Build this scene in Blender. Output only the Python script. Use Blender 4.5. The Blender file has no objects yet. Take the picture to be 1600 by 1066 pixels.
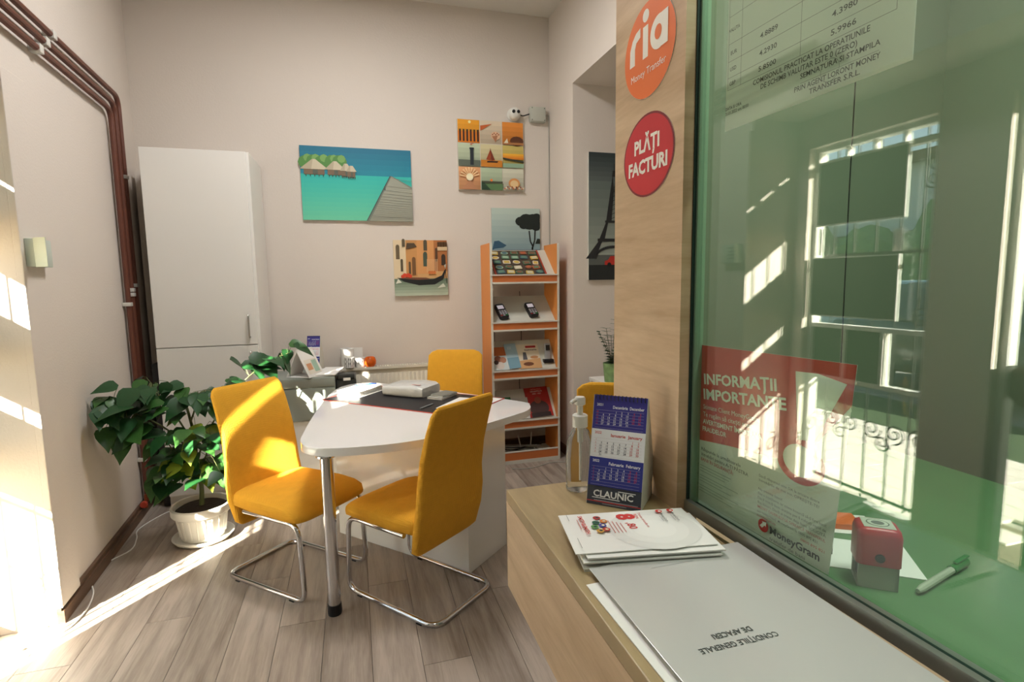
import bpy, bmesh, math, random
from mathutils import Vector, Matrix
random.seed(7)
sc = bpy.context.scene
COL = sc.collection
PI = math.pi

# ------------------------------------------------------------------ camera
YAW, PITCH, ROLL, FPX = math.radians(16.34), math.radians(6.5), math.radians(-.86), 841.0
f_ = Vector((math.sin(YAW)*math.cos(PITCH), math.cos(YAW)*math.cos(PITCH), -math.sin(PITCH)))
r_ = Vector((math.cos(YAW), -math.sin(YAW), 0)); u_ = r_.cross(f_)
r2 = r_*math.cos(ROLL)+u_*math.sin(ROLL); u2 = -r_*math.sin(ROLL)+u_*math.cos(ROLL)
cam_d = bpy.data.cameras.new('camera'); cam = bpy.data.objects.new('camera', cam_d); COL.objects.link(cam)
M = Matrix((r2, u2, -f_)).transposed().to_4x4(); M.translation = (0, 0, 1.5); cam.matrix_world = M
cam_d.sensor_width = 36; cam_d.lens = 36*FPX/1600; cam_d.clip_start = .02; cam_d.clip_end = 200
sc.camera = cam
# ------------------------------------------------------------------ world, sun, exposure
sc.view_settings.view_transform = 'Standard'; sc.view_settings.look = 'None'
sc.view_settings.gamma = 1; sc.view_settings.use_curve_mapping = False
sc.view_settings.exposure = 0.18
SUN_AZ, SUN_EL = math.radians(35.4), math.radians(24)
w = bpy.data.worlds.new('sky'); sc.world = w; w.use_nodes = True
nt = w.node_tree; bg = nt.nodes['Background']
sky = nt.nodes.new('ShaderNodeTexSky'); sky.sky_type = 'NISHITA'; sky.sun_disc = False
sky.sun_elevation = SUN_EL; sky.sun_rotation = SUN_AZ+PI; sky.air_density = 1.2; sky.dust_density = 2
nt.links.new(sky.outputs[0], bg.inputs[0]); bg.inputs[1].default_value = .8
sd = bpy.data.lights.new('sun', 'SUN'); sd.energy = 75; sd.angle = math.radians(.7); sd.color = (1, .93, .8)
so = bpy.data.objects.new('sun', sd); COL.objects.link(so)
sv = Vector((math.sin(SUN_AZ)*math.cos(SUN_EL), math.cos(SUN_AZ)*math.cos(SUN_EL), -math.sin(SUN_EL)))
so.rotation_euler = sv.to_track_quat('-Z', 'Y').to_euler()
so.location = (-6, -6, 6)

# ------------------------------------------------------------------ materials
def lin(c): c /= 255; return c/12.92 if c <= .04045 else ((c+.055)/1.055)**2.4
def rgb(r, g, b): return (lin(r), lin(g), lin(b), 1)
MATS = {}
def mat(name, col, rough=.6, metal=0, var=0, scale=8, stretch=(1, 1, 1), bump=0, bscale=60, bstretch=(1, 1, 1), spec=.5, coat=0, emit=0):
    if name in MATS: return MATS[name]
    m = bpy.data.materials.new(name); m.use_nodes = True; t = m.node_tree; b = t.nodes['Principled BSDF']
    c = rgb(*col); b.inputs['Base Color'].default_value = c; b.inputs['Roughness'].default_value = rough
    b.inputs['Metallic'].default_value = metal; b.inputs['Specular IOR Level'].default_value = spec
    b.inputs['Coat Weight'].default_value = coat; b.inputs['Coat Roughness'].default_value = .05
    if emit: b.inputs['Emission Color'].default_value = c; b.inputs['Emission Strength'].default_value = emit
    def coords(st):
        tc = t.nodes.new('ShaderNodeTexCoord'); mp = t.nodes.new('ShaderNodeMapping'); mp.inputs['Scale'].default_value = st
        t.links.new(tc.outputs['Object'], mp.inputs[0]); return mp
    if var:
        n = t.nodes.new('ShaderNodeTexNoise'); n.inputs['Scale'].default_value = scale; n.inputs['Detail'].default_value = 5
        t.links.new(coords(stretch).outputs[0], n.inputs['Vector'])
        mx = t.nodes.new('ShaderNodeMix'); mx.data_type = 'RGBA'
        t.links.new(n.outputs[0], mx.inputs[0])
        mx.inputs[6].default_value = tuple(min(1, v*(1-var)) for v in c[:3])+(1,); mx.inputs[7].default_value = tuple(min(1, v*(1+var)) for v in c[:3])+(1,)
        t.links.new(mx.outputs[2], b.inputs['Base Color'])
    if bump:
        n = t.nodes.new('ShaderNodeTexNoise'); n.inputs['Scale'].default_value = bscale; n.inputs['Detail'].default_value = 3
        t.links.new(coords(bstretch).outputs[0], n.inputs['Vector'])
        bp = t.nodes.new('ShaderNodeBump'); bp.inputs['Strength'].default_value = bump; bp.inputs['Distance'].default_value = .01
        t.links.new(n.outputs[0], bp.inputs['Height']); t.links.new(bp.outputs[0], b.inputs['Normal'])
    MATS[name] = m; return m

def wood(name, a, c, stretch, scale=3, rough=.5, rand=0.0):
    m = bpy.data.materials.new(name); m.use_nodes = True; t = m.node_tree; b = t.nodes['Principled BSDF']
    tc = t.nodes.new('ShaderNodeTexCoord'); mp = t.nodes.new('ShaderNodeMapping'); mp.inputs['Scale'].default_value = stretch
    t.links.new(tc.outputs['Object'], mp.inputs[0])
    oi = t.nodes.new('ShaderNodeObjectInfo')
    if rand:
        cb = t.nodes.new('ShaderNodeCombineXYZ'); ml = t.nodes.new('ShaderNodeMath'); ml.operation = 'MULTIPLY'; ml.inputs[1].default_value = 50
        t.links.new(oi.outputs['Random'], ml.inputs[0])
        for k in (0, 1, 2): t.links.new(ml.outputs[0], cb.inputs[k])
        t.links.new(cb.outputs[0], mp.inputs['Location'])
    n = t.nodes.new('ShaderNodeTexNoise'); n.inputs['Scale'].default_value = scale; n.inputs['Detail'].default_value = 6; n.inputs['Distortion'].default_value = .6
    t.links.new(mp.outputs[0], n.inputs['Vector'])
    n2 = t.nodes.new('ShaderNodeTexNoise'); n2.inputs['Scale'].default_value = scale*7; n2.inputs['Detail'].default_value = 4
    t.links.new(mp.outputs[0], n2.inputs['Vector'])
    av = t.nodes.new('ShaderNodeMath'); av.operation = 'MULTIPLY_ADD'; av.inputs[1].default_value = .35
    t.links.new(n2.outputs[0], av.inputs[0]); t.links.new(n.outputs[0], av.inputs[2])
    last = av
    if rand:
        rr = t.nodes.new('ShaderNodeMath'); rr.operation = 'MULTIPLY_ADD'; rr.inputs[1].default_value = rand
        t.links.new(oi.outputs['Random'], rr.inputs[0]); t.links.new(av.outputs[0], rr.inputs[2]); last = rr
    rp = t.nodes.new('ShaderNodeValToRGB'); rp.color_ramp.elements[0].position = .45; rp.color_ramp.elements[1].position = .95+rand
    rp.color_ramp.elements[0].color = rgb(*a); rp.color_ramp.elements[1].color = rgb(*c)
    t.links.new(last.outputs[0], rp.inputs[0]); t.links.new(rp.outputs[0], b.inputs['Base Color'])
    b.inputs['Roughness'].default_value = rough
    bp = t.nodes.new('ShaderNodeBump'); bp.inputs['Strength'].default_value = .08; bp.inputs['Distance'].default_value = .003
    t.links.new(n2.outputs[0], bp.inputs['Height']); t.links.new(bp.outputs[0], b.inputs['Normal'])
    return m

def glass(name, tint, r0, rough=0.0):
    m = bpy.data.materials.new(name); m.use_nodes = True; t = m.node_tree; t.nodes.clear()
    out = t.nodes.new('ShaderNodeOutputMaterial'); mx = t.nodes.new('ShaderNodeMixShader')
    tr = t.nodes.new('ShaderNodeBsdfTransparent'); tr.inputs[0].default_value = tint
    gl = t.nodes.new('ShaderNodeBsdfGlossy'); gl.inputs['Roughness'].default_value = rough; gl.inputs[0].default_value = (1, 1, 1, 1)
    lw = t.nodes.new('ShaderNodeLayerWeight'); lw.inputs[0].default_value = .5
    pw = t.nodes.new('ShaderNodeMath'); pw.operation = 'POWER'; pw.inputs[1].default_value = 5
    ma = t.nodes.new('ShaderNodeMath'); ma.operation = 'MULTIPLY_ADD'; ma.inputs[1].default_value = 1-r0; ma.inputs[2].default_value = r0
    t.links.new(lw.outputs['Facing'], pw.inputs[0]); t.links.new(pw.outputs[0], ma.inputs[0]); t.links.new(ma.outputs[0], mx.inputs[0])
    t.links.new(tr.outputs[0], mx.inputs[1]); t.links.new(gl.outputs[0], mx.inputs[2]); t.links.new(mx.outputs[0], out.inputs[0])
    return m

def knit(name, c):
    m = mat(name, c, .85, var=.08, scale=30, spec=.2); t = m.node_tree; b = t.nodes['Principled BSDF']
    tc = t.nodes.new('ShaderNodeTexCoord')
    w1 = t.nodes.new('ShaderNodeTexWave'); w1.bands_direction = 'X'; w1.inputs['Scale'].default_value = 42; w1.inputs['Distortion'].default_value = 1.2
    w2 = t.nodes.new('ShaderNodeTexWave'); w2.bands_direction = 'Z'; w2.inputs['Scale'].default_value = 30; w2.inputs['Distortion'].default_value = 1
    t.links.new(tc.outputs['Object'], w1.inputs[0]); t.links.new(tc.outputs['Object'], w2.inputs[0])
    ad = t.nodes.new('ShaderNodeMath'); ad.operation = 'MULTIPLY_ADD'; ad.inputs[1].default_value = .5
    t.links.new(w2.outputs['Fac'], ad.inputs[0]); t.links.new(w1.outputs['Fac'], ad.inputs[2])
    bp = t.nodes.new('ShaderNodeBump'); bp.inputs['Strength'].default_value = .35; bp.inputs['Distance'].default_value = .004
    t.links.new(ad.outputs[0], bp.inputs['Height']); t.links.new(bp.outputs[0], b.inputs['Normal'])
    return m

pm = bpy.data.materials.new('printed_ink'); pm.use_nodes = True
_a = pm.node_tree.nodes.new('ShaderNodeAttribute'); _a.attribute_name = 'Col'
pm.node_tree.links.new(_a.outputs['Color'], pm.node_tree.nodes['Principled BSDF'].inputs['Base Color'])
pm.node_tree.nodes['Principled BSDF'].inputs['Roughness'].default_value = .55

WALL = mat('wall_plaster', (219, 210, 200), .9, var=.025, scale=1.5, bump=.12, bscale=90, spec=.2)
WHITE = mat('white_laminate', (232, 230, 224), .35)
GLOSSW = mat('white_gloss', (240, 240, 238), .08, coat=.5)
CHROME = mat('chrome', (215, 215, 218), .12, 1)
YEL = knit('yellow_knit', (228, 168, 52))
OAK = wood('light_oak', (184, 154, 120), (216, 190, 158), (1, 1.2, 9), 2.2, .45)
OAKH = wood('oak_top_glass_reflection', (146, 126, 90), (176, 154, 114), (9, 1.2, 1), 2.2, .4)  # oak darkened so its colour carries the reflection of the green glass
PLANK = wood('laminate_plank', (126, 113, 101), (182, 170, 157), (14, 1.1, 1), 1.6, .42, .25)
BLACK = mat('black_plastic', (22, 22, 24), .4)
PAPER = mat('white_paper', (236, 235, 230), .7)

# ------------------------------------------------------------------ mesh helpers
class B:
    def __init__(s): s.bm = bmesh.new()
    def box(s, x0, x1, y0, y1, z0, z1, bev=0, mat=None):
        r = bmesh.ops.create_cube(s.bm, size=1); vs = r['verts']
        for v in vs:
            v.co = Vector((x0+(v.co.x+.5)*(x1-x0), y0+(v.co.y+.5)*(y1-y0), z0+(v.co.z+.5)*(z1-z0)))
        if bev:
            es = list({e for v in vs for e in v.link_edges})
            vs = bmesh.ops.bevel(s.bm, geom=es, offset=bev, segments=2, affect='EDGES', profile=.5)['verts']
        if mat is not None:
            for v in set(vs): v.co = mat @ v.co
        return s
    def prism(s, pts, z0, z1, bev=0, mat=None):
        lo = [s.bm.verts.new((p[0], p[1], z0)) for p in pts]; hi = [s.bm.verts.new((p[0], p[1], z1)) for p in pts]; n = len(pts)
        fs = [s.bm.faces.new(lo[::-1]), s.bm.faces.new(hi)]
        for i in range(n): fs.append(s.bm.faces.new((lo[i], lo[(i+1) % n], hi[(i+1) % n], hi[i])))
        vs = lo+hi
        if bev:
            es = list(fs[0].edges)+list(fs[1].edges)
            vs = list(set(bmesh.ops.bevel(s.bm, geom=es, offset=bev, segments=3, affect='EDGES', profile=.5)['verts']) | {v for v in vs if v.is_valid})
        if mat is not None:
            for v in set(vs): v.co = mat @ v.co
        return s
    def tube(s, pts, rad, n=8, cap=True, rads=None, closed=False):
        pts = [Vector(p) for p in pts]; rings = []; N = len(pts); prev = None
        for i, p in enumerate(pts):
            if closed: d = pts[(i+1) % N]-pts[i-1]
            else: d = pts[min(i+1, N-1)]-pts[max(i-1, 0)]
            d = d.normalized() if d.length > 1e-9 else Vector((0, 0, 1))
            if prev is None: a = d.orthogonal().normalized()
            else:
                a = prev-d*prev.dot(d); a = a.normalized() if a.length > 1e-6 else d.orthogonal().normalized()
            prev = a; b = d.cross(a); R = rads[i] if rads else rad
            rings.append([s.bm.verts.new(p+(a*math.cos(2*PI*k/n)+b*math.sin(2*PI*k/n))*R) for k in range(n)])
        for i in range(N if closed else N-1):
            q = rings[(i+1) % N]
            for k in range(n): s.bm.faces.new((rings[i][k], rings[i][(k+1) % n], q[(k+1) % n], q[k]))
        if cap and not closed: s.bm.faces.new(rings[0][::-1]); s.bm.faces.new(rings[-1])
        return s
    def lathe(s, prof, n=24, c=(0, 0, 0), sx=1, sy=1):
        rings = []
        for r, z in prof:
            if r < 1e-6: rings.append([s.bm.verts.new((c[0], c[1], c[2]+z))])
            else: rings.append([s.bm.verts.new((c[0]+sx*r*math.cos(2*PI*k/n), c[1]+sy*r*math.sin(2*PI*k/n), c[2]+z)) for k in range(n)])
        for a, b in zip(rings, rings[1:]):
            for k in range(n):
                k2 = (k+1) % n
                if len(a) == 1 and len(b) == 1: continue
                if len(a) == 1: s.bm.faces.new((a[0], b[k2], b[k]))
                elif len(b) == 1: s.bm.faces.new((a[k], a[k2], b[0]))
                else: s.bm.faces.new((a[k], a[k2], b[k2], b[k]))
        return s
    def loft(s, rings):
        rr = [[s.bm.verts.new(p) for p in r] for r in rings]; n = len(rr[0])
        for a, b in zip(rr, rr[1:]):
            for k in range(n): s.bm.faces.new((a[k], a[(k+1) % n], b[(k+1) % n], b[k]))
        s.bm.faces.new(rr[0][::-1]); s.bm.faces.new(rr[-1]); return s
    def poly(s, pts): s.bm.faces.new([s.bm.verts.new(p) for p in pts]); return s
    def mesh(s, name, smooth=None):
        bmesh.ops.recalc_face_normals(s.bm, faces=s.bm.faces)
        me = bpy.data.meshes.new(name); s.bm.to_mesh(me); s.bm.free()
        if smooth:
            for p in me.polygons: p.use_smooth = True
            if smooth is not True: me.set_sharp_from_angle(angle=math.radians(smooth))
        return me
    def obj(s, name, m, parent=None, smooth=35, loc=None, rot=None):
        return mk(name, s.mesh(name, smooth), m, parent, loc, rot)
def mk(name, me, m, parent=None, loc=None, rot=None):
    o = bpy.data.objects.new(name, me); COL.objects.link(o)
    if m and not me.materials: me.materials.append(m)
    if parent: o.parent = parent
    if loc: o.location = loc
    if rot: o.rotation_euler = rot
    return o
def tag(o, label=None, cat=None, group=None, kind=None):
    if label: o['label'] = label
    if cat: o['category'] = cat
    if group: o['group'] = group
    if kind: o['kind'] = kind
    return o
def thing(name, label, cat, loc=(0, 0, 0), rz=0, group=None, rx=0):
    o = bpy.data.objects.new(name, None); COL.objects.link(o); o.empty_display_size = .05
    o.location = loc; o.rotation_euler = (rx, 0, rz); return tag(o, label, cat, group)
def struct(o): o['kind'] = 'structure'; return o
def copy_tree(o, parent=None):
    c = o.copy(); COL.objects.link(c); c.parent = parent
    for ch in list(o.children): copy_tree(ch, c)
    return c
def rr(w, h, r, n=4, cx=0, cy=0):
    out = []
    for i, (sx, sy) in enumerate(((1, 1), (-1, 1), (-1, -1), (1, -1))):
        for k in range(n+1):
            a = i*PI/2+k*PI/2/n; out.append((cx+sx*(w/2-r)+r*math.cos(a), cy+sy*(h/2-r)+r*math.sin(a)))
    return out
def circ(cx, cy, rx, ry=None, n=28, a0=0, a1=2*PI):
    ry = ry or rx; return [(cx+rx*math.cos(a0+(a1-a0)*k/n), cy+ry*math.sin(a0+(a1-a0)*k/n)) for k in range(n)]
def bend(pts, r, n=5):
    """round the corners of a polyline"""
    pts = [Vector(p) for p in pts]; out = [pts[0]]
    for a, b, c in zip(pts, pts[1:], pts[2:]):
        d1 = (a-b); d2 = (c-b); q = min(r, d1.length*.49, d2.length*.49); p = b+d1.normalized()*q; s = b+d2.normalized()*q
        for k in range(n+1):
            t = k/n; out.append(p*(1-t)**2+b*2*t*(1-t)+s*t*t)
    out.append(pts[-1]); return out

# ------------------------------------------------------------------ flat print (local x right, z up, front = -y)
_tc = {}
def text_mesh(txt, bold):
    if (txt, bold) in _tc: return _tc[(txt, bold)]
    c = bpy.data.curves.new('glyphs', 'FONT'); c.body = txt; c.resolution_u = 2; c.offset = bold
    o = bpy.data.objects.new('glyphs', c); COL.objects.link(o)
    me = bpy.data.meshes.new_from_object(o.evaluated_get(bpy.context.evaluated_depsgraph_get()))
    vs = [(v.co.x, v.co.y) for v in me.vertices]; fs = [tuple(p.vertices) for p in me.polygons]
    bpy.data.objects.remove(o); bpy.data.curves.remove(c); bpy.data.meshes.remove(me)
    _tc[(txt, bold)] = (vs, fs); return vs, fs
class Print:
    def __init__(s, eps=.00035): s.v = []; s.f = []; s.c = []; s.layer = 1; s.eps = eps
    def poly(s, pts, col, up=True):
        if up: s.layer += 1
        b = len(s.v); y = -s.layer*s.eps
        s.v += [(p[0], y, p[1]) for p in pts]; s.f.append(tuple(range(b, b+len(pts)))); s.c.append(rgb(*col)); return s
    def rect(s, x0, x1, z0, z1, col, up=True): return s.poly([(x0, z0), (x1, z0), (x1, z1), (x0, z1)], col, up)
    def disc(s, cx, cz, rx, rz=None, col=(0, 0, 0), n=28): return s.poly(circ(cx, cz, rx, rz, n), col)
    def line(s, x0, z0, x1, z1, w, col, up=False):
        dx, dz = x1-x0, z1-z0; L = math.hypot(dx, dz) or 1; nx, nz = -dz/L*w/2, dx/L*w/2
        return s.poly([(x0-nx, z0-nz), (x1-nx, z1-nz), (x1+nx, z1+nz), (x0+nx, z0+nz)], col, up)
    def grad(s, x0, x1, z0, z1, top, bot, n=10):
        s.layer += 1
        for k in range(n):
            t = (k+.5)/n; c = tuple(bot[i]+(top[i]-bot[i])*t for i in range(3))
            s.rect(x0, x1, z0+(z1-z0)*k/n, z0+(z1-z0)*(k+1)/n, c, False)
        return s
    def text(s, txt, x, z, h, col, bold=0, align='l', width=None, ang=0, up=True):
        """h = capital height; width squeezes the string to that width"""
        vs, fs = text_mesh(txt, bold)
        if not vs: return s
        if up: s.layer += 1
        k = h/.72; x0 = min(v[0] for v in vs); x1 = max(v[0] for v in vs); kx = k if not width else width/max(1e-6, x1-x0)
        W = (x1-x0)*kx; ox = {'l': 0, 'c': -W/2, 'r': -W}[align]; b = len(s.v); y = -s.layer*s.eps; ca, sa = math.cos(ang), math.sin(ang)
        for v in vs:
            px, pz = (v[0]-x0)*kx+ox, v[1]*k; s.v.append((x+px*ca-pz*sa, y, z+px*sa+pz*ca))
        for f in fs: s.f.append(tuple(i+b for i in f)); s.c.append(rgb(*col))
        return s
    def obj(s, name, parent, y=0, loc=None):
        me = bpy.data.meshes.new(name); me.from_pydata([(a, b+y, c) for a, b, c in s.v], [], s.f)
        at = me.color_attributes.new('Col', 'FLOAT_COLOR', 'CORNER')
        for p, c in zip(me.polygons, s.c):
            for li in p.loop_indices: at.data[li].color = c
        # faces look to -y
        bm = bmesh.new(); bm.from_mesh(me)
        for f in bm.faces:
            f.normal_update()
            if f.normal.y > 0: f.normal_flip()
        bm.to_mesh(me); bm.free()
        return mk(name, me, pm, parent, loc)

# ================================================================== THE ROOM
P0 = Vector((-1.33, 2.73, 0)); TH = math.atan(.06)
# left-wall frame: local +x runs along the wall away from the camera, local +y points into the street
LW = Matrix.Translation(P0) @ Matrix.Rotation(PI/2+TH, 4, 'Z')
YB, XR, ZC = 4.55, 1.70, 3.70
fl = B().box(-2.0, 2.9, -2.4, 4.8, -.12, -.0125).obj('floor', mat('subfloor', (46, 38, 32), .9), None, None); struct(fl)
pl_me = {}
W_, L_ = .192, 1.29
for i in range(24):
    x0 = -1.72+i*W_; off = (.0, .43, .86, .2, .65)[i % 5]; y = -.6-off
    while y < 4.6:
        a, b = max(y, -.3), min(y+L_, 4.62)
        if b-a > .05:
            key = round(b-a, 3)
            if key not in pl_me:
                bb = B().box(0, W_-.002, 0, key-.002, -.0125, 0); me = bb.mesh('plank'); me.materials.append(PLANK); pl_me[key] = me
            mk('plank', pl_me[key], None, fl, (x0, a, 0))
        y += L_
def lwbox(name, a0, a1, d0, d1, z0, z1, m=WALL, bev=0, parent=None):
    """a = along wall away from camera, d = outward"""
    b = B().box(a0, a1, d0, d1, z0, z1, bev); o = b.obj(name, m, parent, None); o.matrix_world = LW.copy(); return o
struct(lwbox('wall_left', 0, 2.0, 0, .46, 0, ZC))
struct(lwbox('trim_1', -.002, .19, -.026, 0, .075, 2.38, WALL, .003))
struct(lwbox('wall_entrance_lintel', -5.2, 0, 0, .6, 2.45, ZC))
struct(lwbox('wall_entrance_head', -.85, -.09, .35, .46, 2.27, 2.45))
struct(lwbox('wall_entrance_jamb', -.09, 0, .35, .46, 0, 2.45))
struct(lwbox('wall_entrance_pier', -1.16, -.85, .35, .46, 0, 2.45))
struct(lwbox('wall_entrance_side', -5.2, -2.06, .35, .46, 0, 2.45))
struct(lwbox('wall_entrance_sill', -.85, -.09, .35, .46, -.1, .15))
def box(name, *a, m=WALL): return struct(B().box(*a).obj(name, m, None, None))
box('wall_back', -1.75, XR+.3, YB, YB+.2, 0, ZC)
box('wall_right_upper', XR, XR+.3, 1.12, 4.03, 3.0, ZC)
box('wall_right_rear', XR, XR+.3, 4.03, YB, 0, ZC)
box('wall_alcove_back', XR+.3, 3.2, 4.03, 4.23, 0, 3.2)
box('wall_alcove_side', 3.0, 3.2, 1.0, 4.03, 0, 3.2)
box('wall_alcove_front', XR, 3.2, .95, 1.12, 0, 3.2)
box('ceiling_alcove', XR+.3, 3.0, 1.12, 4.03, 3.0, 3.15)
box('wall_right', XR, XR+.2, -2.4, .95, 0, ZC)
box('wall_front', -3.2, XR+.2, -2.5, -2.3, 0, ZC)
box('ceiling', -3.4, XR+.3, -2.5, 4.75, ZC, ZC+.15, m=mat('ceiling_paint', (222, 218, 210), .9))
box('floor_entrance', -2.6, -1.3, -2.4, 3.0, -.13, -.014, m=mat('subfloor2', (120, 104, 90), .7))
BB = wood('baseboard_wood', (72, 52, 38), (120, 92, 70), (1, 8, 14), 2, .5)
b = B().box(-.0, 1.85, -.028, -.0, 0, .06).box(0, 1.85, -.018, 0, .06, .08); o = b.obj('baseboard_left', BB, None, None); o.matrix_world = LW.copy(); struct(o)
struct(B().box(-1.4, XR, YB-.016, YB, 0, .075).obj('baseboard_back', BB, None, None))
struct(B().box(XR-.016, XR, 4.03, YB, 0, .075).obj('baseboard_right', BB, None, None))

# --- booth: counter, wood panel, glass
ct = thing('customer_counter', 'light oak service counter shelf in front of the glass', 'counter', (.285, 1.03, .86))
B().box(0, .018, -3.0, 0, 0, .185).obj('front_panel', OAK, ct, None)
B().box(.018, .30, -.018, 0, 0, .185).obj('end_panel', OAK, ct, None)
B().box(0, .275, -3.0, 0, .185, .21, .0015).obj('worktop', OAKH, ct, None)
struct(B().box(.60, .64, -2.3, 1.03, 0, 1.04).obj('wall_booth_front', OAK, None, None))
struct(B().box(.557, .60, .833, 1.086, 0, 2.75).obj('trim_2', OAK, None, None))
struct(B().box(.60, XR, 1.05, 1.086, 0, 2.75).obj('wall_booth_far', mat('booth_wall', (112, 124, 102), .9), None, None))
bd = thing('booth_desk', 'green topped cashier desk behind the glass', 'desk', (.64, -.9, 0))
B().box(0, .62, -1.2, 1.94, 1.04, 1.068, .002).obj('worktop', mat('green_laminate', (88, 130, 86), .45, var=.12, scale=5, stretch=(6, 1, 1)), bd, None)
B().box(.02, .60, -1.15, 1.9, 0, 1.04).obj('base', mat('booth_grey', (120, 124, 112), .7), bd, None)
struct(B().box(1.45, 1.47, -2.2, 1.05, 0, 2.7).obj('wall_booth_back', mat('booth_wall', (128, 138, 116)), None, None))
GA = math.radians(1.8)   # the pane stands 1.8 degrees off the counter line
GM = Matrix.Translation((.587, .835, 0)) @ Matrix.Rotation(-PI/2+GA, 4, 'Z')   # local x runs along pane towards camera, front = -y
g = thing('glass_screen', 'tall green tinted glass screen above the service counter', 'glass screen', (.587, .835, 1.07), -PI/2+GA)
B().box(0, 3.1, 0, .008, .012, 1.75).obj('pane', glass('booth_glass', (.89, .95, .895, 1), .066), g, None)
DKG = mat('dark_green_gasket', (30, 52, 46), .4)
B().box(-.02, .004, -.010, .016, 0, 1.75).obj('gasket', DKG, g, None)
B().box(.004, .008, -.004, .014, 0, 1.75).obj('edge_trim', mat('pale_green_trim', (128, 158, 130), .3), g, None)
ch = B().box(0, 3.1, -.014, -.004, 0, .02).box(0, 3.1, .010, .022, 0, .012).obj('base_channel', mat('brushed_alu', (176, 180, 172), .35, .8), g, None)
B().box(0, 3.1, -.004, .010, 0, .014).obj('rubber_seal', DKG, ch, None)

# ================================================================== LEFT WALL THINGS
PIPE = mat('rust_brown_paint', (104, 60, 46), .4, var=.2, scale=12)
CLIP = mat('white_clip', (210, 208, 200), .5)
def lw(a, d, z): return LW @ Vector((a, d, z))
specs = [(1.43, -.03, 2.70, 'uppermost and nearest the corner'), (1.345, -.03, 2.635, 'middle one of the three'), (1.265, -.03, 2.575, 'lowest and farthest from the corner')]
for k, (a, d, z, w_) in enumerate(specs):
    t = thing('heating_pipe', 'rust brown heating pipe bent down the left wall, '+w_, 'pipe', tuple(lw(a, d, 0)), PI/2+TH, 'heating pipes on the left wall')
    B().tube(bend([(-1.9-a*.0, 0, z), (0, 0, z), (0, 0, .1)], .07), .0155, 10).obj('pipe_run', PIPE, t)
    for zz in ((2.2, 1.47, .36)[k % 3], 1.5-.06*k):
        B().box(-.022, .022, -.018, .03, zz-.012, zz+.012, .003).obj('clip', CLIP, t)
    B().box(-.92-.02, -.92+.02, -.018, .03, z-.02, z+.02, .004).obj('clip', CLIP, t)
t = thing('valve', 'small copper radiator valve at the foot of the pipes', 'valve', tuple(lw(1.2, -.04, 0)), PI/2+TH)
B().tube([(-.04, 0, .09), (.05, 0, .09)], .011).tube([(0, 0, .05), (0, 0, .14)], .009).obj('body', mat('copper', (168, 92, 60), .35, .8), t)
B().tube([(-.06, -.0, .09), (-.035, 0, .09)], .02, 10).obj('handle', mat('red_handle', (190, 70, 50), .5), t)
t = thing('alarm_keypad', 'pale alarm keypad with open flap on the left wall', 'keypad', tuple(lw(.10, -.026, 1.585)), PI/2+TH)
KP = mat('pale_green_plastic', (196, 206, 194), .45)
B().box(-.075, .085, -.034, -.0, 0, .118, .004).obj('housing', KP, t)
B().box(-.0015, .0015, -.06, 0, 0, .122, .0005).obj('flap', KP, t, loc=(-.078, -.034, -.002), rot=(0, 0, -.5))
for i in range(4):
    for j in range(3): B().box(-.010, .010, -.038, -.034, -.006, .006, .002).obj('key', mat('key_grey', (150, 158, 150), .5), t, loc=(-.045+j*.028+.0, 0, .095-i*.022))
# white cable on the floor along the wall
pts = [(-1.62, 2.5), (-1.42, 2.56), (-1.28, 2.66), (-1.255, 2.80), (-1.285, 2.96), (-1.345, 3.1), (-1.355, 3.27), (-1.28, 3.41), (-1.30, 3.56), (-1.335, 3.69), (-1.28, 3.86), (-1.20, 3.96), (-1.0, 4.02)]
def smoothline(pts, n=5):
    P = [Vector(p) for p in pts]; out = []
    for i in range(len(P)-1):
        a, b, c, d = P[max(i-1, 0)], P[i], P[i+1], P[min(i+2, len(P)-1)]
        for k in range(n):
            t = k/n; out.append(.5*((2*b)+(c-a)*t+(2*a-5*b+4*c-d)*t*t+(3*b-a-3*c+d)*t**3))
    out.append(P[-1]); return out
tag(B().tube(smoothline([(x, y, .004) for x, y in pts]), .0035, 6).obj('floor_cable', PAPER), 'thin white cable snaking along the floor by the left wall', 'cable')

# ================================================================== WINDOW 1 / DOOR in the entrance recess (seen in the glass)
def frame_lw(parent, name, a0, a1, z0, z1, d0, d1, wd, m):
    b = B(); b.box(a0, a0+wd, d0, d1, z0, z1).box(a1-wd, a1, d0, d1, z0, z1).box(a0+wd, a1-wd, d0, d1, z0, z0+wd).box(a0+wd, a1-wd, d0, d1, z1-wd, z1)
    return b.obj(name, m, parent, None)
FR = mat('white_pvc', (226, 228, 222), .4)
PANE = glass('window_glass', (.97, .98, .97, 1), .03)
win = thing('window_1', 'white framed street window with small lower panes', 'window', tuple(P0), PI/2+TH); win['kind'] = 'structure'
del win['category']
frame_lw(win, 'window_frame', -.85, -.09, .15, 2.27, .40, .46, .028, FR)
for z in (.87, 1.19, 2.17): B().box(-.822, -.118, .405, .455, z-.012, z+.012).obj('transom', FR, win, None)
for a in (-.344, -.589): B().box(a-.01, a+.01, .405, .455, .882, 1.178).obj('mullion', FR, win, None)
for a in (-.3, -.47, -.64): B().box(a-.008, a+.008, .41, .45, 2.182, 2.245).obj('mullion', FR, win, None)
for (z0, z1) in ((.178, .858), (1.202, 2.158)): B().box(-.822, -.118, .428, .432, z0, z1).obj('pane', PANE, win, None)
for a0, a1 in ((-.334, -.118), (-.579, -.354)): B().box(a0, a1, .420, .427, .882, 1.178).obj('window_film', mat('green_film', (52, 78, 56), .5, var=.5, scale=9), win, None)
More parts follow.
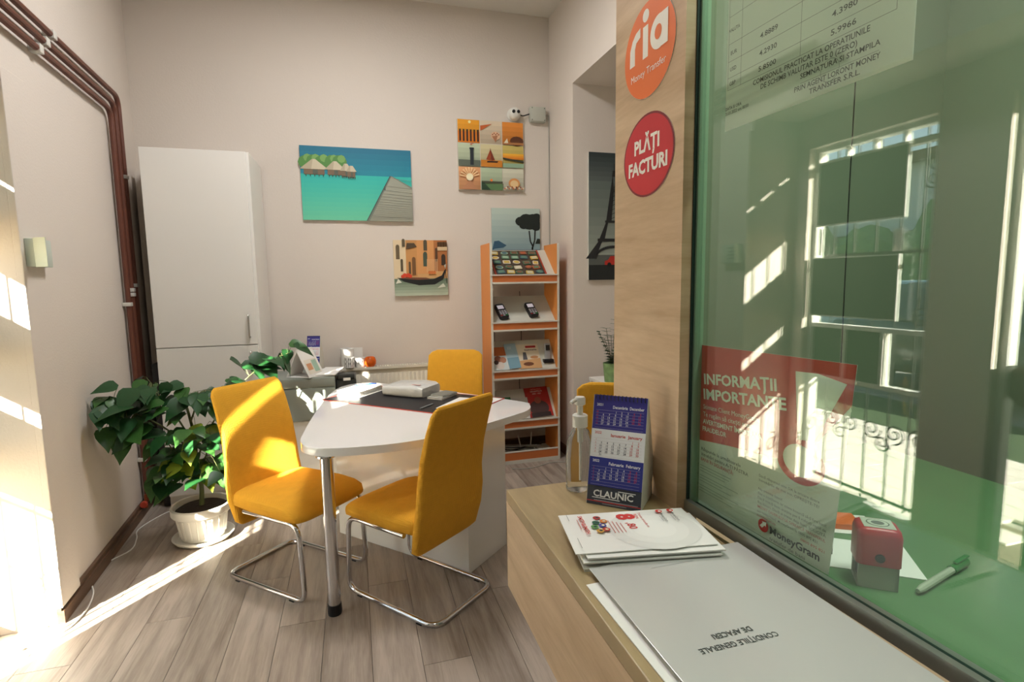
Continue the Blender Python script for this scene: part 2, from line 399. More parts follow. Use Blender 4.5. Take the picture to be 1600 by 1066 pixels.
for a0, a1 in ((-.334, -.118), (-.579, -.354), (-.822, -.599)): B().box(a0, a1, .428, .432, .882, 1.178).obj('pane', PANE, win, None)
IRON = mat('wrought_iron', (52, 54, 52), .5, .6)
gr = thing('window_grille', 'wrought iron scroll grille outside the street window', 'grille', tuple(P0), PI/2+TH)
for a in (-.16, -.30, -.44, -.58, -.70, -.80): B().tube([(a, .50, .17), (a, .50, 2.26)], .006, 6).obj('bar', IRON, gr)
for z in (.2, .86, 1.62, 2.2): B().box(-.87, -.07, .494, .506, z-.008, z+.008).obj('rail', IRON, gr, None)
def scroll(cx, cz, r, turns=1.6, flip=1, a0=0):
    out = []
    for k in range(26):
        t = k/25; a = a0+flip*t*turns*2*PI; q = r*(1-.8*t); out.append((cx+q*math.cos(a), .50, cz+q*math.sin(a)))
    return out
for k, (a, z, r, fl_) in enumerate([(-.2, .6, .06, 1), (-.34, .6, .06, -1), (-.48, .6, .06, 1), (-.62, .6, .06, -1), (-.76, .6, .06, 1), (-.27, .53, .05, -1), (-.55, .53, .05, 1), (-.76, 2.08, .055, 1), (-.74, 1.98, .045, -1), (-.74, 1.36, .05, 1), (-.72, 1.26, .06, -1), (-.78, 1.24, .045, 1)]):
    B().tube(scroll(a, z, r, 1.6, fl_, PI/2*(k % 4)), .0045, 6).obj('scroll', IRON, gr)
for n, (a0, a1, z0, z1) in enumerate([(-.69, -.14, 1.80, 2.165), (-.675, -.115, 1.255, 1.60)]):
    t = thing('window_poster', ('upper', 'lower')[n]+' dark poster board hung in the street window', 'poster', tuple(lw((a0+a1)/2, .385, z0)), PI/2+TH, 'poster boards in the street window')
    hw = (a1-a0)/2; B().box(-hw, hw, -.006, .0, 0, z1-z0).obj('board', mat('dark_board', (58, 66, 56), .7), t, None)
    frame_lw(t, 'board_frame', -hw-.006, hw+.006, -.006, z1-z0+.006, -.01, .004, .008, FR)
for a, z0, z1, wd in ((-.16, 1.62, 1.78, .022), (-.655, 1.62, 1.74, .05)):
    tag(B().box(a-wd/2, a+wd/2, .39, .3915, z0, z1).obj('window_sticker', PAPER, None, None, tuple(P0), (0, 0, PI/2+TH)), ('narrow' if wd < .03 else 'wide')+' white sticker on the street window between the boards', 'sticker')
dr = thing('door_1', 'entrance door with a glazed strip', 'door', tuple(P0), PI/2+TH); dr['kind'] = 'structure'; del dr['category']
frame_lw(dr, 'door_frame', -2.06, -1.16, .0, 2.27, .40, .46, .03, FR)
DG = mat('dark_green_door', (70, 84, 68), .5)
B().box(-2.03, -1.30, .41, .45, .03, 1.44, .004).box(-1.34, -1.30, .41, .45, 1.44, 2.24).box(-2.03, -1.70, .41, .45, 1.44, 2.24).box(-1.70, -1.34, .41, .45, 2.19, 2.24).box(-1.70, -1.34, .41, .45, 1.63, 1.95).box(-1.70, -1.52, .41, .45, 1.44, 1.63).obj('door_leaf', DG, dr, None)
for a0, z0, z1 in ((-1.52, 1.44, 1.63), (-1.70, 1.95, 2.19)): B().box(a0, -1.34, .428, .432, z0, z1).obj('pane', PANE, dr, None)
B().box(-1.30, -1.19, .428, .432, .03, 2.24).obj('pane', PANE, dr, None)
B().box(-1.985, -1.96, .36, .41, .95, 1.12, .004).obj('door_handle', CHROME, dr, None)
struct(lwbox('wall_entrance_door_head', -2.06, -1.16, .35, .46, 2.27, 2.45))
struct(lwbox('sun_blocker_fin', -1.40, -1.36, .46, .80, .0, 1.18, mat('grey_blocker', (120, 124, 118), .6)))  # unseen fin added to keep sun out of the door's glazed strip
t = thing('door_sign', 'round dark sign on the glazed strip of the entrance door', 'sign', tuple(lw(-1.275, .425, 1.0)), PI/2+TH)
bb = B(); bb.prism(circ(0, 0, .10, .10, 24), -.004, 0, mat=Matrix.Rotation(PI/2, 4, 'X')); bb.obj('disc', mat('sign_brown', (104, 74, 66), .3), t, None)

# ================================================================== STREET (seen only mirrored in the glass)
def ext(name, a0, a1, d0, d1, z0, z1, m): return struct(lwbox(name, a0, a1, d0, d1, z0, z1, m))
pv = ext('ground_pavement', -8, 14, .46, 2.6, -.3, -.02, mat('joint_sand', (150, 146, 136), .9))
PAV = mat('pale_paver', (226, 222, 212), .8, var=.08, scale=6)
me = B().box(.006, .394, .006, .194, -.02, 0).mesh('paver'); me.materials.append(PAV)
for i in range(12):
    for j in range(10):
        q = mk('paver', me, None, pv, (-.9+i*.4+(.2 if j % 2 else 0), .62+j*.2, 0))
ext('ground_verge', -8, 24, 2.6, 3.9, -.3, -.03, mat('grass_verge', (54, 74, 44), .9, var=.35, scale=3, bump=.6, bscale=20))
ext('ground_road', -8, 24, 3.9, 15.0, -.3, -.05, mat('asphalt', (120, 122, 118), .9, var=.1))
bl = thing('street_building', 'pale two storey building across the street', 'building', tuple(lw(7.5, 15, 0)), PI/2+TH)
B().box(-10, 10, 0, 4, -.1, 2.9).obj('ground_floor', mat('brown_render', (158, 152, 132), .9, var=.1), bl, None)
B().box(-10, 10, -.05, 4, 2.9, 5.0).obj('upper_floor', mat('cream_render', (226, 224, 212), .9), bl, None)
B().box(-10.2, 10.2, -.4, 4.4, 5.0, 5.3).obj('roof', mat('roof_brown', (120, 82, 64), .8), bl, None)
for i in range(8):
    wn = B().box(-.6, .6, -.1, .0, 0, 1.2).obj('window', FR, bl, None, (-8.6+i*2.45, -.04, 3.4))
    B().box(-.52, .52, -.105, -.09, .08, 1.12).obj('pane', mat('blue_pane', (120, 160, 190), .1), wn, None)
def hedge(a, d, r, h, lab):
    t = thing('hedge', lab, 'shrub', tuple(lw(a, d, 0)), 0, 'shrubs across the street')
    b = B(); rnd = random.Random(int(a*10))
    bmesh.ops.create_icosphere(b.bm, subdivisions=3, radius=1)
    for v in b.bm.verts:
        k = 1+rnd.uniform(-.14, .14); v.co = Vector((v.co.x*r*k, v.co.y*r*k, h/2+v.co.z*h/2*k))
        v.co.z = max(v.co.z, .02)
    b.obj('foliage', mat('hedge_green', (118, 146, 92), .9, var=.5, scale=9), t, False)
    B().tube([(0, 0, -.06), (0, 0, h*.4)], .08).obj('trunk', mat('bark', (84, 66, 50), .9), t)
for a, d, r, h, l in ((5.6, 13.4, 1.1, 3.2, 'tall round shrub nearest the parked car'), (8.0, 13.4, 1.15, 3.5, 'tallest shrub across the street'), (10.5, 13.4, 1.1, 3.0, 'shorter shrub at the far end of the row'), (13.0, 13.4, 1.2, 3.3, 'broad shrub farthest along the verge')): hedge(a, d, r, h, l)
def car(a, d, colr, lab, rz):
    t = thing('car', lab, 'car', tuple(lw(a, d, -.05)), rz)
    CP = mat('paint_%d_%d' % (colr[0], colr[1]), colr, .25, coat=.6)
    secs = []
    prof = [(-2.05, .62, .45, .72), (-1.95, .80, .35, .86), (-1.2, .86, .28, .9), (0, .86, .26, .95), (1.2, .86, .28, .95), (1.9, .82, .35, .92), (2.05, .7, .45, .8)]
    for x, hw, z0, z1 in prof: secs.append([Vector((x, p[0], (z0+z1)/2+p[1])) for p in rr(hw*2, z1-z0, .12)])
    B().loft(secs).obj('body', CP, t)
    secs = []
    for x, hw, z1 in ((-.95, .78, .93), (-.45, .68, 1.42), (.9, .68, 1.44), (1.55, .74, .95)): secs.append([Vector((x, p[0], (.85+z1)/2+p[1])) for p in rr(hw*2, z1-.85, .03)])
    cb = B().loft(secs).obj('cabin', CP, t)
    WG = mat('car_glass', (40, 48, 52), .08)
    for sy in (-1, 1):
        B().poly([(-.72, sy*.775, .97), (.1, sy*.775, .97), (.1, sy*.70, 1.37), (-.38, sy*.70, 1.37)]).poly([(.16, sy*.775, .97), (1.25, sy*.775, .97), (.95, sy*.70, 1.37), (.16, sy*.70, 1.37)]).obj('side_window', WG, cb, None)
        for x in (-1.3, 1.3):
            wh = B().tube([(x, sy*.70, .33), (x, sy*.88, .33)], .33, 20).obj('wheel', BLACK, t); B().tube([(x, sy*.87, .33), (x, sy*.89, .33)], .2, 12).obj('hubcap', CHROME, wh)
        B().box(1.98, 2.06, sy*.62-.12, sy*.62+.12, .66, .8, .02).obj('tail_light', mat('tail_red', (190, 40, 40), .3), t)
        B().box(-2.06, -1.98, sy*.58-.14, sy*.58+.14, .6, .74, .02).obj('head_light', mat('lamp_clear', (230, 230, 225), .1), t)
car(4.7, 7.6, (168, 200, 208), 'pale blue hatchback parked across the street', PI/2+TH+PI)
car(1.5, 5.2, (66, 74, 68), 'dark green car parked on the near side of the street', PI/2+TH)

# ================================================================== ADDED FILL LAMPS
for k, (x, y, e) in enumerate(((.1, .9, 10), (.1, 2.9, 44))):  # out-of-view panels added to brighten the room
    t = thing('fill_panel', ('added square fill light panel nearer the entrance', 'added square fill light panel nearer the desk')[k], 'fill lamp', (x, y, ZC), 0, 'added fill light panels')
    b = B(); b.box(-.31, .31, -.31, .31, -.02, 0, .004); b.obj('housing', WHITE, t, None)
    B().box(-.29, .29, -.29, .29, -.024, -.02).obj('diffuser', mat('fill_diffuser', (255, 250, 240), .5), t, None)
    ld = bpy.data.lights.new('fill_panel_light', 'AREA'); ld.shape = 'SQUARE'; ld.size = .58; ld.energy = e; ld.color = (1, .97, .955)
    lo = bpy.data.objects.new('fill_panel_light', ld); COL.objects.link(lo); lo.parent = t; lo.location = (0, 0, -.03)
t = thing('booth_fill_lamp', 'added strip fill lamp inside the cashier booth', 'lamp', (.86, .25, 2.6))  # unseen strip added to lift the booth and backlight the sheets
B().box(-.05, .05, -.4, .4, 0, .05, .005).obj('housing', WHITE, t, None)
B().tube([(0, -.3, .05), (0, -.3, 1.1)], .004).tube([(0, .3, .05), (0, .3, 1.1)], .004).obj('cord', BLACK, t)
ld = bpy.data.lights.new('booth_fill_light', 'AREA'); ld.shape = 'RECTANGLE'; ld.size = .09; ld.size_y = .78; ld.energy = 16; ld.color = (.94, 1, .93)
lo = bpy.data.objects.new('booth_fill_light', ld); COL.objects.link(lo); lo.parent = t; lo.location = (0, 0, -.01)

# ================================================================== BACK WALL
def canvas(name, lab, x, y, z, w_, h, pr, rz=0, th=.022, cat='picture'):
    t = thing(name, lab, cat, (x, y, z), rz)
    B().box(0, w_, -th, 0, 0, h, .0015).obj('canvas_board', mat('canvas_edge', (196, 196, 186), .8), t, None)
    pr.obj('canvas_print', t, -th); return t
# lagoon
p = Print(); W, H = .84, .56
p.grad(0, W, .35, H, (16, 110, 140), (24, 138, 160), 5); p.grad(0, W, 0, .35, (44, 186, 176), (110, 206, 168), 10)
rnd = random.Random(3)
for cx in (.04, .10, .16, .235, .29): 
    p.poly(circ(cx, .44+rnd.uniform(-.01, .02), .055, .05, 10), (84, 140, 66)); p.poly(circ(cx+.015, .47, .03, .03, 8), (120, 168, 90))
for cx, wd, zb, ht in ((.10, .105, .385, .075), (.255, .08, .385, .065), (.335, .045, .38, .055), (.375, .04, .375, .045)):
    p.rect(cx-wd*.72, cx+wd*.72, zb-.04, zb+.006, (120, 100, 78)); p.poly([(cx-wd, zb), (cx+wd, zb), (cx+.012, zb+ht), (cx-.012, zb+ht)], (206, 196, 170))
    p.poly([(cx-wd, zb), (cx-wd*.2, zb), (cx-.006, zb+ht), (cx-.012, zb+ht)], (184, 172, 146)); p.rect(cx-wd*.1, cx+wd*.25, zb-.036, zb-.004, (88, 96, 84))
    for q in range(5): p.rect(cx-wd*.6+q*wd*.3, cx-wd*.6+q*wd*.3+.006, zb-.055, zb-.04, (70, 74, 62), False)
p.poly([(.48, 0), (W, 0), (W, .27), (.685, .352), (.672, .352)], (120, 130, 118))
p.poly([(.50, 0), (W, 0), (W, .255), (.688, .345), (.68, .345)], (158, 160, 144))
for k in range(16):
    z = .335*(1-(k/16)**.6); xl = .48+.20*z/.352+.014; p.line(xl, z, W, z-.018 if z > .03 else z, .0022, (128, 130, 116))
p.line(.48, 0, .672, .352, .008, (72, 84, 80)); p.rect(.62, .632, .24, .272, (80, 90, 84))
canvas('canvas_picture', 'wide canvas print of thatched huts and a jetty on a turquoise lagoon', -.342, YB, 1.985, W, H, p)
# collage of nine
p = Print(); W, H = .57, .57
p.rect(0, W, 0, H, (214, 206, 190)); s3 = W/3-.004
cells = [[(226, 150, 20), (214, 196, 168), (222, 134, 44)], [(186, 200, 168), (206, 196, 150), (196, 176, 92)], [(224, 160, 108), (172, 190, 158), (206, 206, 184)]]
def cell(i, j): return j*W/3+.003, H-(i+1)*W/3+.003
for i in range(3):
    for j in range(3):
        x, z = cell(i, j); c = cells[i][j]; p.grad(x, x+s3-.002, z, z+s3-.002, tuple(min(255, v+14) for v in c), tuple(v*.82 for v in c), 5)
x, z = cell(0, 0)
p.rect(x, x+s3-.002, z, z+.09, (216, 120, 16)); p.disc(x+.1, z+.165, .012, None, (250, 236, 160), 12)
for k in range(6): p.rect(x+.012+k*.03, x+.026+k*.03, z+.01, z+.105, (44, 26, 16))
x, z = cell(0, 1)
p.poly([(x, z+.1), (x+.1, z+.16), (x, z+.14)], (196, 96, 40)); p.poly(circ(x+.13, z+.065, .042, .035, 9), (226, 186, 150)); p.poly([(x+.1, z+.06), (x+.13, z+.01), (x+.15, z+.07)], (176, 120, 84))
for k in range(5): p.disc(x+.105+k*.013, z+.075+.01*(k % 2), .006, None, (150, 84, 56), 8)
x, z = cell(0, 2)
p.poly(circ(x+.125, z+.03, .06, .04, 12), (92, 50, 26)); p.rect(x, x+s3-.002, z, z+.018, (176, 120, 70)); p.poly([(x+.01, z+.01), (x+.04, z+.05), (x+.05, z+.012)], (230, 220, 190))
x, z = cell(1, 0)
p.rect(x, x+s3-.002, z, z+.05, (98, 106, 92)); p.rect(x+.098, x+.128, z+.01, z+.14, (38, 46, 52)); p.rect(x+.094, x+.132, z+.135, z+.15, (30, 36, 44)); p.poly([(x+.09, z+.178), (x+.135, z+.184), (x+.11, z+.172)], (190, 74, 48))
x, z = cell(1, 1)
p.rect(x, x+s3-.002, z, z+.055, (206, 130, 40)); p.poly([(x+.085, z+.05), (x+.085, z+.15), (x+.045, z+.06)], (156, 66, 30)); p.poly([(x+.09, z+.05), (x+.078, z+.155), (x+.12, z+.055)], (128, 50, 26)); p.poly([(x+.05, z+.035), (x+.14, z+.035), (x+.15, z+.048), (x+.055, z+.048)], (54, 30, 22))
x, z = cell(1, 2)
p.grad(x, x+s3-.002, z+.07, z+.115, (244, 190, 60), (220, 120, 30), 3); p.line(x, z+.075, x+s3-.002, z+.05, .012, (50, 56, 44), True); p.rect(x, x+s3-.002, z, z+.035, (150, 180, 150))
x, z = cell(2, 0)
for k in range(9):
    a = .25+k*.33; p.poly([(x+.09, z+.1), (x+.09+.085*math.cos(a), z+.1+.08*math.sin(a)), (x+.09+.085*math.cos(a+.15), z+.1+.08*math.sin(a+.15))], (248, 214, 160))
p.disc(x+.09, z+.1, .03, None, (250, 240, 200), 14); p.poly([(x+.02, z), (x+.16, z), (x+.1, z+.07), (x+.085, z+.07)], (190, 134, 96))
x, z = cell(2, 1)
p.rect(x, x+s3-.002, z, z+.05, (96, 130, 84)); p.rect(x, x+s3-.002, z+.055, z+.072, (70, 76, 56)); p.disc(x+.085, z+.08, .011, None, (240, 130, 50), 10); p.poly([(x, z), (x+.08, z), (x+.02, z+.06), (x, z+.06)], (38, 66, 44))
x, z = cell(2, 2)
p.disc(x+.095, z+.06, .05, .042, (216, 150, 88), 18); p.disc(x+.095, z+.055, .036, .03, (228, 196, 144), 16)
for k in range(14): p.disc(x+.012+k*.0125, z+.014+.014*((k*7) % 3)/2, .0075, None, ((196, 120, 84), (230, 214, 190), (150, 84, 60))[k % 3], 7)
canvas('canvas_picture', 'square canvas print of nine small beach and sunset photographs', .885, YB, 2.252, W, H, p)
# gondola
p = Print(); W, H = .44, .455
p.rect(0, W, 0, H, (214, 168, 112)); p.rect(0, .1, .12, H, (226, 206, 170)); p.rect(.1, .19, .16, H, (206, 150, 90)); p.rect(.19, .33, .18, H, (218, 158, 98)); p.rect(.33, W, .2, H, (176, 112, 62))
for x, z0, wd, ht, c in ((.02, .30, .03, .1, (112, 96, 70)), (.055, .2, .02, .09, (92, 80, 58)), (.12, .18, .018, .09, (96, 76, 52)), (.148, .17, .03, .13, (120, 84, 50)), (.24, .24, .034, .1, (70, 84, 70)), (.245, .37, .03, .07, (84, 78, 60)), (.34, .28, .02, .1, (92, 64, 40)), (.39, .25, .035, .07, (58, 46, 36)), (.07, .4, .025, .05, (96, 84, 62))):
    p.rect(x, x+wd, z0, z0+ht, c); p.disc(x+wd/2, z0+ht, wd/2, wd*.6, c, 12)
p.poly([(.1, .38), (.19, .40), (.17, .43), (.11, .43)], (84, 68, 48)); p.rect(.36, W, .37, .40, (214, 190, 150)); p.rect(.36, W, .4, .44, (110, 80, 52))
for k in range(7): p.rect(.365+k*.011, .37+k*.011, .4, .44, (196, 170, 130), False)
for k in range(8): p.line(.27+k*.012, .19, .272+k*.012, .3, .004, (228, 196, 150))
p.grad(0, W, 0, .14, (96, 116, 96), (186, 198, 176), 6)
p.poly([(.02, .15), (.08, .115), (.2, .085), (.33, .09), (.40, .13), (.43, .22), (.415, .21), (.39, .165), (.32, .135), (.2, .13), (.09, .14)], (26, 30, 30))
p.poly([(.04, .146), (.1, .138), (.2, .13), (.3, .135), (.26, .148), (.1, .152)], (120, 78, 54))
for x, z in ((.07, .16), (.085, .172), (.1, .165), (.115, .172), (.128, .16)): p.disc(x, z, .017, .014, (206, 66, 36), 10)
for x in (.29, .31, .33): p.disc(x, .19, .012, .014, (208, 120, 60), 10)
p.poly([(.42, .22), (.43, .26), (.41, .25)], (180, 176, 160)); p.line(.42, .21, .43, .1, .006, (40, 44, 40)); p.poly([(.35, .06), (.42, .07), (.4, .1)], (210, 216, 200)); p.poly([(.01, .1), (.06, .11), (.03, .14)], (224, 226, 210))
canvas('canvas_picture', 'small square canvas print of a black gondola in a canal', .331, YB, 1.38, W, H, p)
# stone pine
p = Print(); W, H = .435, .50
p.grad(0, W, 0, H, (190, 208, 198), (120, 152, 164), 10); p.poly([(0, .14), (.02, .22), (.06, .225), (.13, .185), (.10, .165), (.02, .155)], (54, 92, 116)); p.grad(0, W, .1, .15, (84, 116, 130), (76, 104, 118), 3)
for cx, cz, rx, rz in ((.26, .39, .05, .04), (.31, .41, .06, .045), (.37, .40, .07, .055), (.40, .36, .05, .05), (.34, .36, .06, .04), (.285, .355, .04, .03), (.405, .43, .04, .03)):
    p.poly([(max(.2, min(W, x)), z) for x, z in circ(cx, cz, rx, rz, 12)], (22, 34, 30))
for a in (((.362, .10), (.366, .18), (.345, .22), (.335, .31)), ((.366, .17), (.385, .23), (.39, .33)), ((.362, .1), (.362, .17))):
    for q, e in zip(a, a[1:]): p.line(*q, *e, .012, (26, 30, 26))
p.poly([(.39, .2), (.435, .2), (.435, .24), (.41, .245)], (30, 42, 36))
canvas('canvas_picture', 'canvas print of a dark stone pine above a misty sea', 1.162, YB, 1.61, W, H, p)
# tower by the post
p = Print(); W, H = .46, 1.0
p.grad(0, W, 0, H, (78, 92, 90), (168, 176, 164), 14); p.grad(0, W, .78, H, (46, 58, 60), (92, 102, 100), 6); p.rect(0, W, 0, .12, (30, 36, 36)); p.rect(0, W, .12, .2, (86, 92, 88))
def tower(cx, z0, sc_):
    D = (34, 36, 38); L = lambda x, z: (cx+x*sc_, z0+z*sc_)
    for s_ in (-1, 1):
        p.poly([L(s_*.36, 0), L(s_*.24, 0), L(s_*.15, .2), L(s_*.20, .2)], D); p.poly([L(s_*.19, .22), L(s_*.12, .22), L(s_*.075, .42), L(s_*.105, .42)], D); p.poly([L(s_*.10, .44), L(s_*.03, .44), L(0, .8), L(s_*.018, .98)], D)
    p.poly([L(-.21, .2), L(.21, .2), L(.21, .235), L(-.21, .235)], D); p.poly([L(-.115, .42), L(.115, .42), L(.115, .445), L(-.115, .445)], D)
    p.poly([L(-.03, .95), L(.03, .95), L(.02, 1.02), L(-.02, 1.02)], D); p.line(*L(0, 1.0), *L(0, 1.1), .006, D)
    arc = [L(.24*math.cos(a), .14*math.sin(a)) for a in [k*PI/12 for k in range(13)]]
    for q, e in zip(arc, arc[1:]): p.line(*q, *e, .02, D)
    for k in range(8): p.line(*L(-.055+k*.004, .46+k*.05), *L(.05-k*.004, .5+k*.05), .004, (20, 22, 24))
tower(.22, .17, .68)
p.poly([(.14, .12), (.34, .12), (.335, .155), (.29, .165), (.27, .19), (.19, .19), (.17, .16), (.14, .15)], (186, 44, 30))
for x in (.18, .3): p.disc(x, .122, .018, None, (20, 20, 20), 12)
canvas('canvas_picture', 'tall grey canvas print of an iron lattice tower with a red car', 1.825, 4.03, 1.488, W, H, p)
# camera, junction box, cable
t = thing('security_camera', 'white dome security camera with two dark lenses', 'camera', (1.372, YB, 2.885))
WP = mat('white_plastic', (226, 226, 218), .4)
B().lathe([(0, 0), (.055, 0), (.055, .018), (.045, .03), (0, .03)], 24).obj('base', WP, t, loc=(0, 0, 0), rot=(PI/2, 0, 0))
b = B(); bmesh.ops.create_uvsphere(b.bm, u_segments=20, v_segments=12, radius=.052); b.obj('dome', WP, t, loc=(0, -.045, 0))
for s_ in (-1, 1): B().tube([(s_*.02, -.09, .005), (s_*.021, -.099, .005)], .0135, 14).obj('lens', BLACK, t)
t = thing('junction_box', 'grey square junction box beside the security camera', 'junction box', (1.582, YB, 2.832))
JB = mat('grey_box', (188, 190, 178), .5)
B().box(-.07, .07, -.05, 0, 0, .125, .008).obj('box_body', JB, t); B().box(-.066, .066, -.055, -.05, .004, .121, .003).obj('cover', JB, t)
for x in (-.055, .055):
    for z in (.014, .111): B().tube([(x, -.057, z), (x, -.0545, z)], .004, 8).obj('screw', BLACK, t)
tag(B().tube(bend([(1.40, YB-.05, 2.885), (1.45, YB-.03, 2.875), (1.515, YB-.02, 2.90)], .02), .005, 6).obj('cable', BLACK), 'short black cable between security camera and junction box', 'cable')
tag(B().tube(smoothline([(1.652, YB-.02, 2.87), (1.668, YB-.02, 2.905), (1.69, YB-.012, 2.90), (1.692, YB-.008, 2.84), (1.692, YB-.008, 2.3), (1.692, YB-.008, 1.2)]), .004, 6).obj('cable', mat('cable_grey', (176, 174, 164), .6)), 'thin grey cable dropping down the wall corner', 'cable')

# tall cabinet
t = thing('tall_cabinet', 'tall white two door cabinet in the back corner', 'cabinet', (-1.25, 4.0, 0))
B().box(0, .63, .02, .53, 0, 2.365, .002).obj('body', WHITE, t, None)
for z0, z1, h0, h1 in ((1.089, 2.363, 1.14, 1.29), (.08, 1.083, .90, 1.04)):
    d = B().box(.002, .612, 0, .019, z0, z1, .002).obj('door', WHITE, t, None)
    B().tube(bend([(.567, 0, h0), (.567, -.028, h0), (.567, -.028, h1), (.567, 0, h1)], .01), .006, 8).obj('handle', mat('satin_metal', (190, 190, 184), .35, .8), d)
tag(B().box(-1.40, -1.262, 4.38, YB, 0, 2.28).obj('pipe_casing', WALL, None, None), 'narrow white boxed casing between pipes and tall cabinet', 'casing')
tag(B().box(-1.30, -1.255, 4.05, 4.36, .0, .98, .004).obj('dark_board', mat('dark_grey_board', (54, 52, 52), .7), None, None), 'dark grey board standing between the pipes and tall cabinet', 'board')

# radiator
RW = mat('radiator_white', (226, 222, 206), .35)
t = thing('radiator', 'white ribbed panel radiator under the back wall', 'radiator', (-.12, 4.46, .20))
b = B().box(0, 1.05, -.02, .02, 0, .60, .004)
for k in range(30): b.box(.02+k*.034, .04+k*.034, -.028, -.018, .04, .56, .003)
b.obj('panel', RW, t)
b = B().box(0, 1.05, -.04, -.032, .60, .62).box(0, 1.05, .032, .04, .60, .62)
for k in range(52): b.box(.004+k*.02, .014+k*.02, -.033, .033, .605, .618)
b.obj('top_grille', RW, t, None)
for x in (.2, .85): B().box(x-.02, x+.02, .02, .088, .1, .5).obj('bracket', RW, t, None)
B().tube([(1.06, 0, .05), (1.06, 0, -.19)], .01).obj('supply_pipe', RW, t)

# printer stand + grey box with drawers, black printer
t = thing('low_white_cabinet', 'low white cabinet under the grey steel drawer box', 'cabinet', (-.62, 4.02, 0))
B().box(0, .47, .02, .45, 0, .52, .003).obj('body', WHITE, t, None); B().box(.003, .467, 0, .019, .03, .517, .003).obj('door', WHITE, t, None)
t = thing('drawer_box', 'grey steel drawer box carrying papers and calendars', 'drawer box', (-.60, 4.0, .52))
GS = mat('grey_steel', (150, 158, 150), .35, .3)
B().box(0, .45, .012, .42, 0, .31, .004).obj('body', GS, t)
for z0, z1 in ((.012, .235), (.245, .305)):
    d = B().box(.006, .444, 0, .012, z0, z1, .003).obj('drawer', GS, t); B().box(.02, .06, -.008, 0, (z0+z1)/2-.012, (z0+z1)/2+.012, .003).obj('pull', BLACK, d)
t = thing('printer', 'black compact printer squeezed beside the grey drawer box', 'printer', (-.145, 4.05, .0))
DK = mat('charcoal_plastic', (44, 48, 46), .45)
B().box(0, .14, 0, .32, .50, .80, .012).obj('body', DK, t); B().box(.01, .13, -.01, .1, .80, .835, .008).obj('lid', DK, t)
B().box(.02, .12, -.09, .0, .70, .712, .003).obj('paper_tray', DK, t); B().box(.05, .1, -.012, -.01, .79, .81).obj('sticker', PAPER, t, None); B().box(0, .14, .02, .3, 0, .50, .004).obj('stand', WHITE, t, None)
# tent calendar
def tent(b, w_, dp, h, th=.004):
    """A-frame open at the ends: runs along x, apex at y=0"""
    n = math.hypot(dp, h)
    for s_ in (-1, 1): b.box(0, w_, -th/2, th/2, 0, n, mat=Matrix.Translation((0, s_*dp, 0)) @ Matrix.Rotation(s_*math.atan2(dp, h), 4, 'X'))
    b.box(0, w_, -dp, dp, 0, th); return b
t = thing('tent_calendar', 'white folded tent calendar with blank back on grey drawer box', 'calendar', (-.40, 4.03, .832), math.radians(62))
tent(B(), .19, .09, .19).obj('stand', PAPER, t, None); B().tube([(0, 0, .193), (.19, 0, .193)], .006, 8).obj('spine', PAPER, t)
p = Print(); p.rect(.02, .17, .02, .13, (226, 220, 206)); p.rect(.03, .09, .05, .1, (206, 150, 110)); p.rect(.10, .16, .03, .12, (160, 190, 170))
o = p.obj('printed_page', t, 0, (0, -.0925, .004)); o.rotation_euler = (-math.atan2(.09, .19), 0, 0)
NAVY = (38, 44, 128)
def cal_front(p, w_, h, brand):
    base = h*.17; ph = (h-base-.012)/3
    p.rect(0, w_, 0, h, (236, 236, 240)); p.rect(0, w_, 0, base, (62, 66, 78))
    data = [('2021', 'Decembrie  December', (56, 52, 140), (240, 240, 245), 2, 31), ('2022', 'Ianuarie  January', (236, 236, 240), (206, 70, 70), 5, 31), ('2022', 'Februarie  February', (44, 52, 140), (240, 240, 245), 1, 28)]
    for k, (yr, mo, bgc, tc_, first, nd) in enumerate(data):
        z1 = h-.012-k*ph; z0 = z1-ph; p.rect(0, w_, z0, z1+(.012 if k == 0 else 0), bgc)
        p.text(yr, w_*.06, z1-ph*.17, ph*.09, tc_, .02); p.text(mo, w_*.95, z1-ph*.24, ph*.11, tc_, .02, 'r', w_*.58)
        for q in range(7): p.line(w_*.05, z1-ph*(.32+q*.105), w_*.95, z1-ph*(.32+q*.105), .0003, (190, 190, 220) if k != 1 else (200, 190, 190))
        p.layer += 1
        dc = (232, 232, 240) if k != 1 else (60, 64, 90)
        for dd in range(1, nd+1):
            i = (first+dd-1) % 7; r = (first+dd-1)//7
            p.text(str(dd), w_*(.21+.115*i), z1-ph*(.41+r*.105), ph*.075, (206, 66, 72) if i >= 5 else dc, .01, 'r', up=False)
        for r in range(5): p.text(str((48+r) if k == 0 else r+1+4*(k-1)), w_*.10, z1-ph*(.41+r*.105), ph*.06, (206, 66, 72), 0, 'r', up=False)
    if brand:
        p.text(brand, w_*.12, base*.45, base*.34, (240, 240, 240), .025, 'l', w_*.74); p.rect(w_*.10, w_*.62, base*.36, base*.40, (240, 240, 240)); p.rect(w_*.58, w_*.9, base*.82, base*.86, (240, 240, 240))
        p.rect(0, w_, base*.17, base*.21, (214, 60, 60)); p.line(w_*.14, base*.25, w_*.95, base*.25, .0008, (200, 200, 205), True); p.line(w_*.3, base*.1, w_*.75, base*.1, .0008, (180, 180, 185))
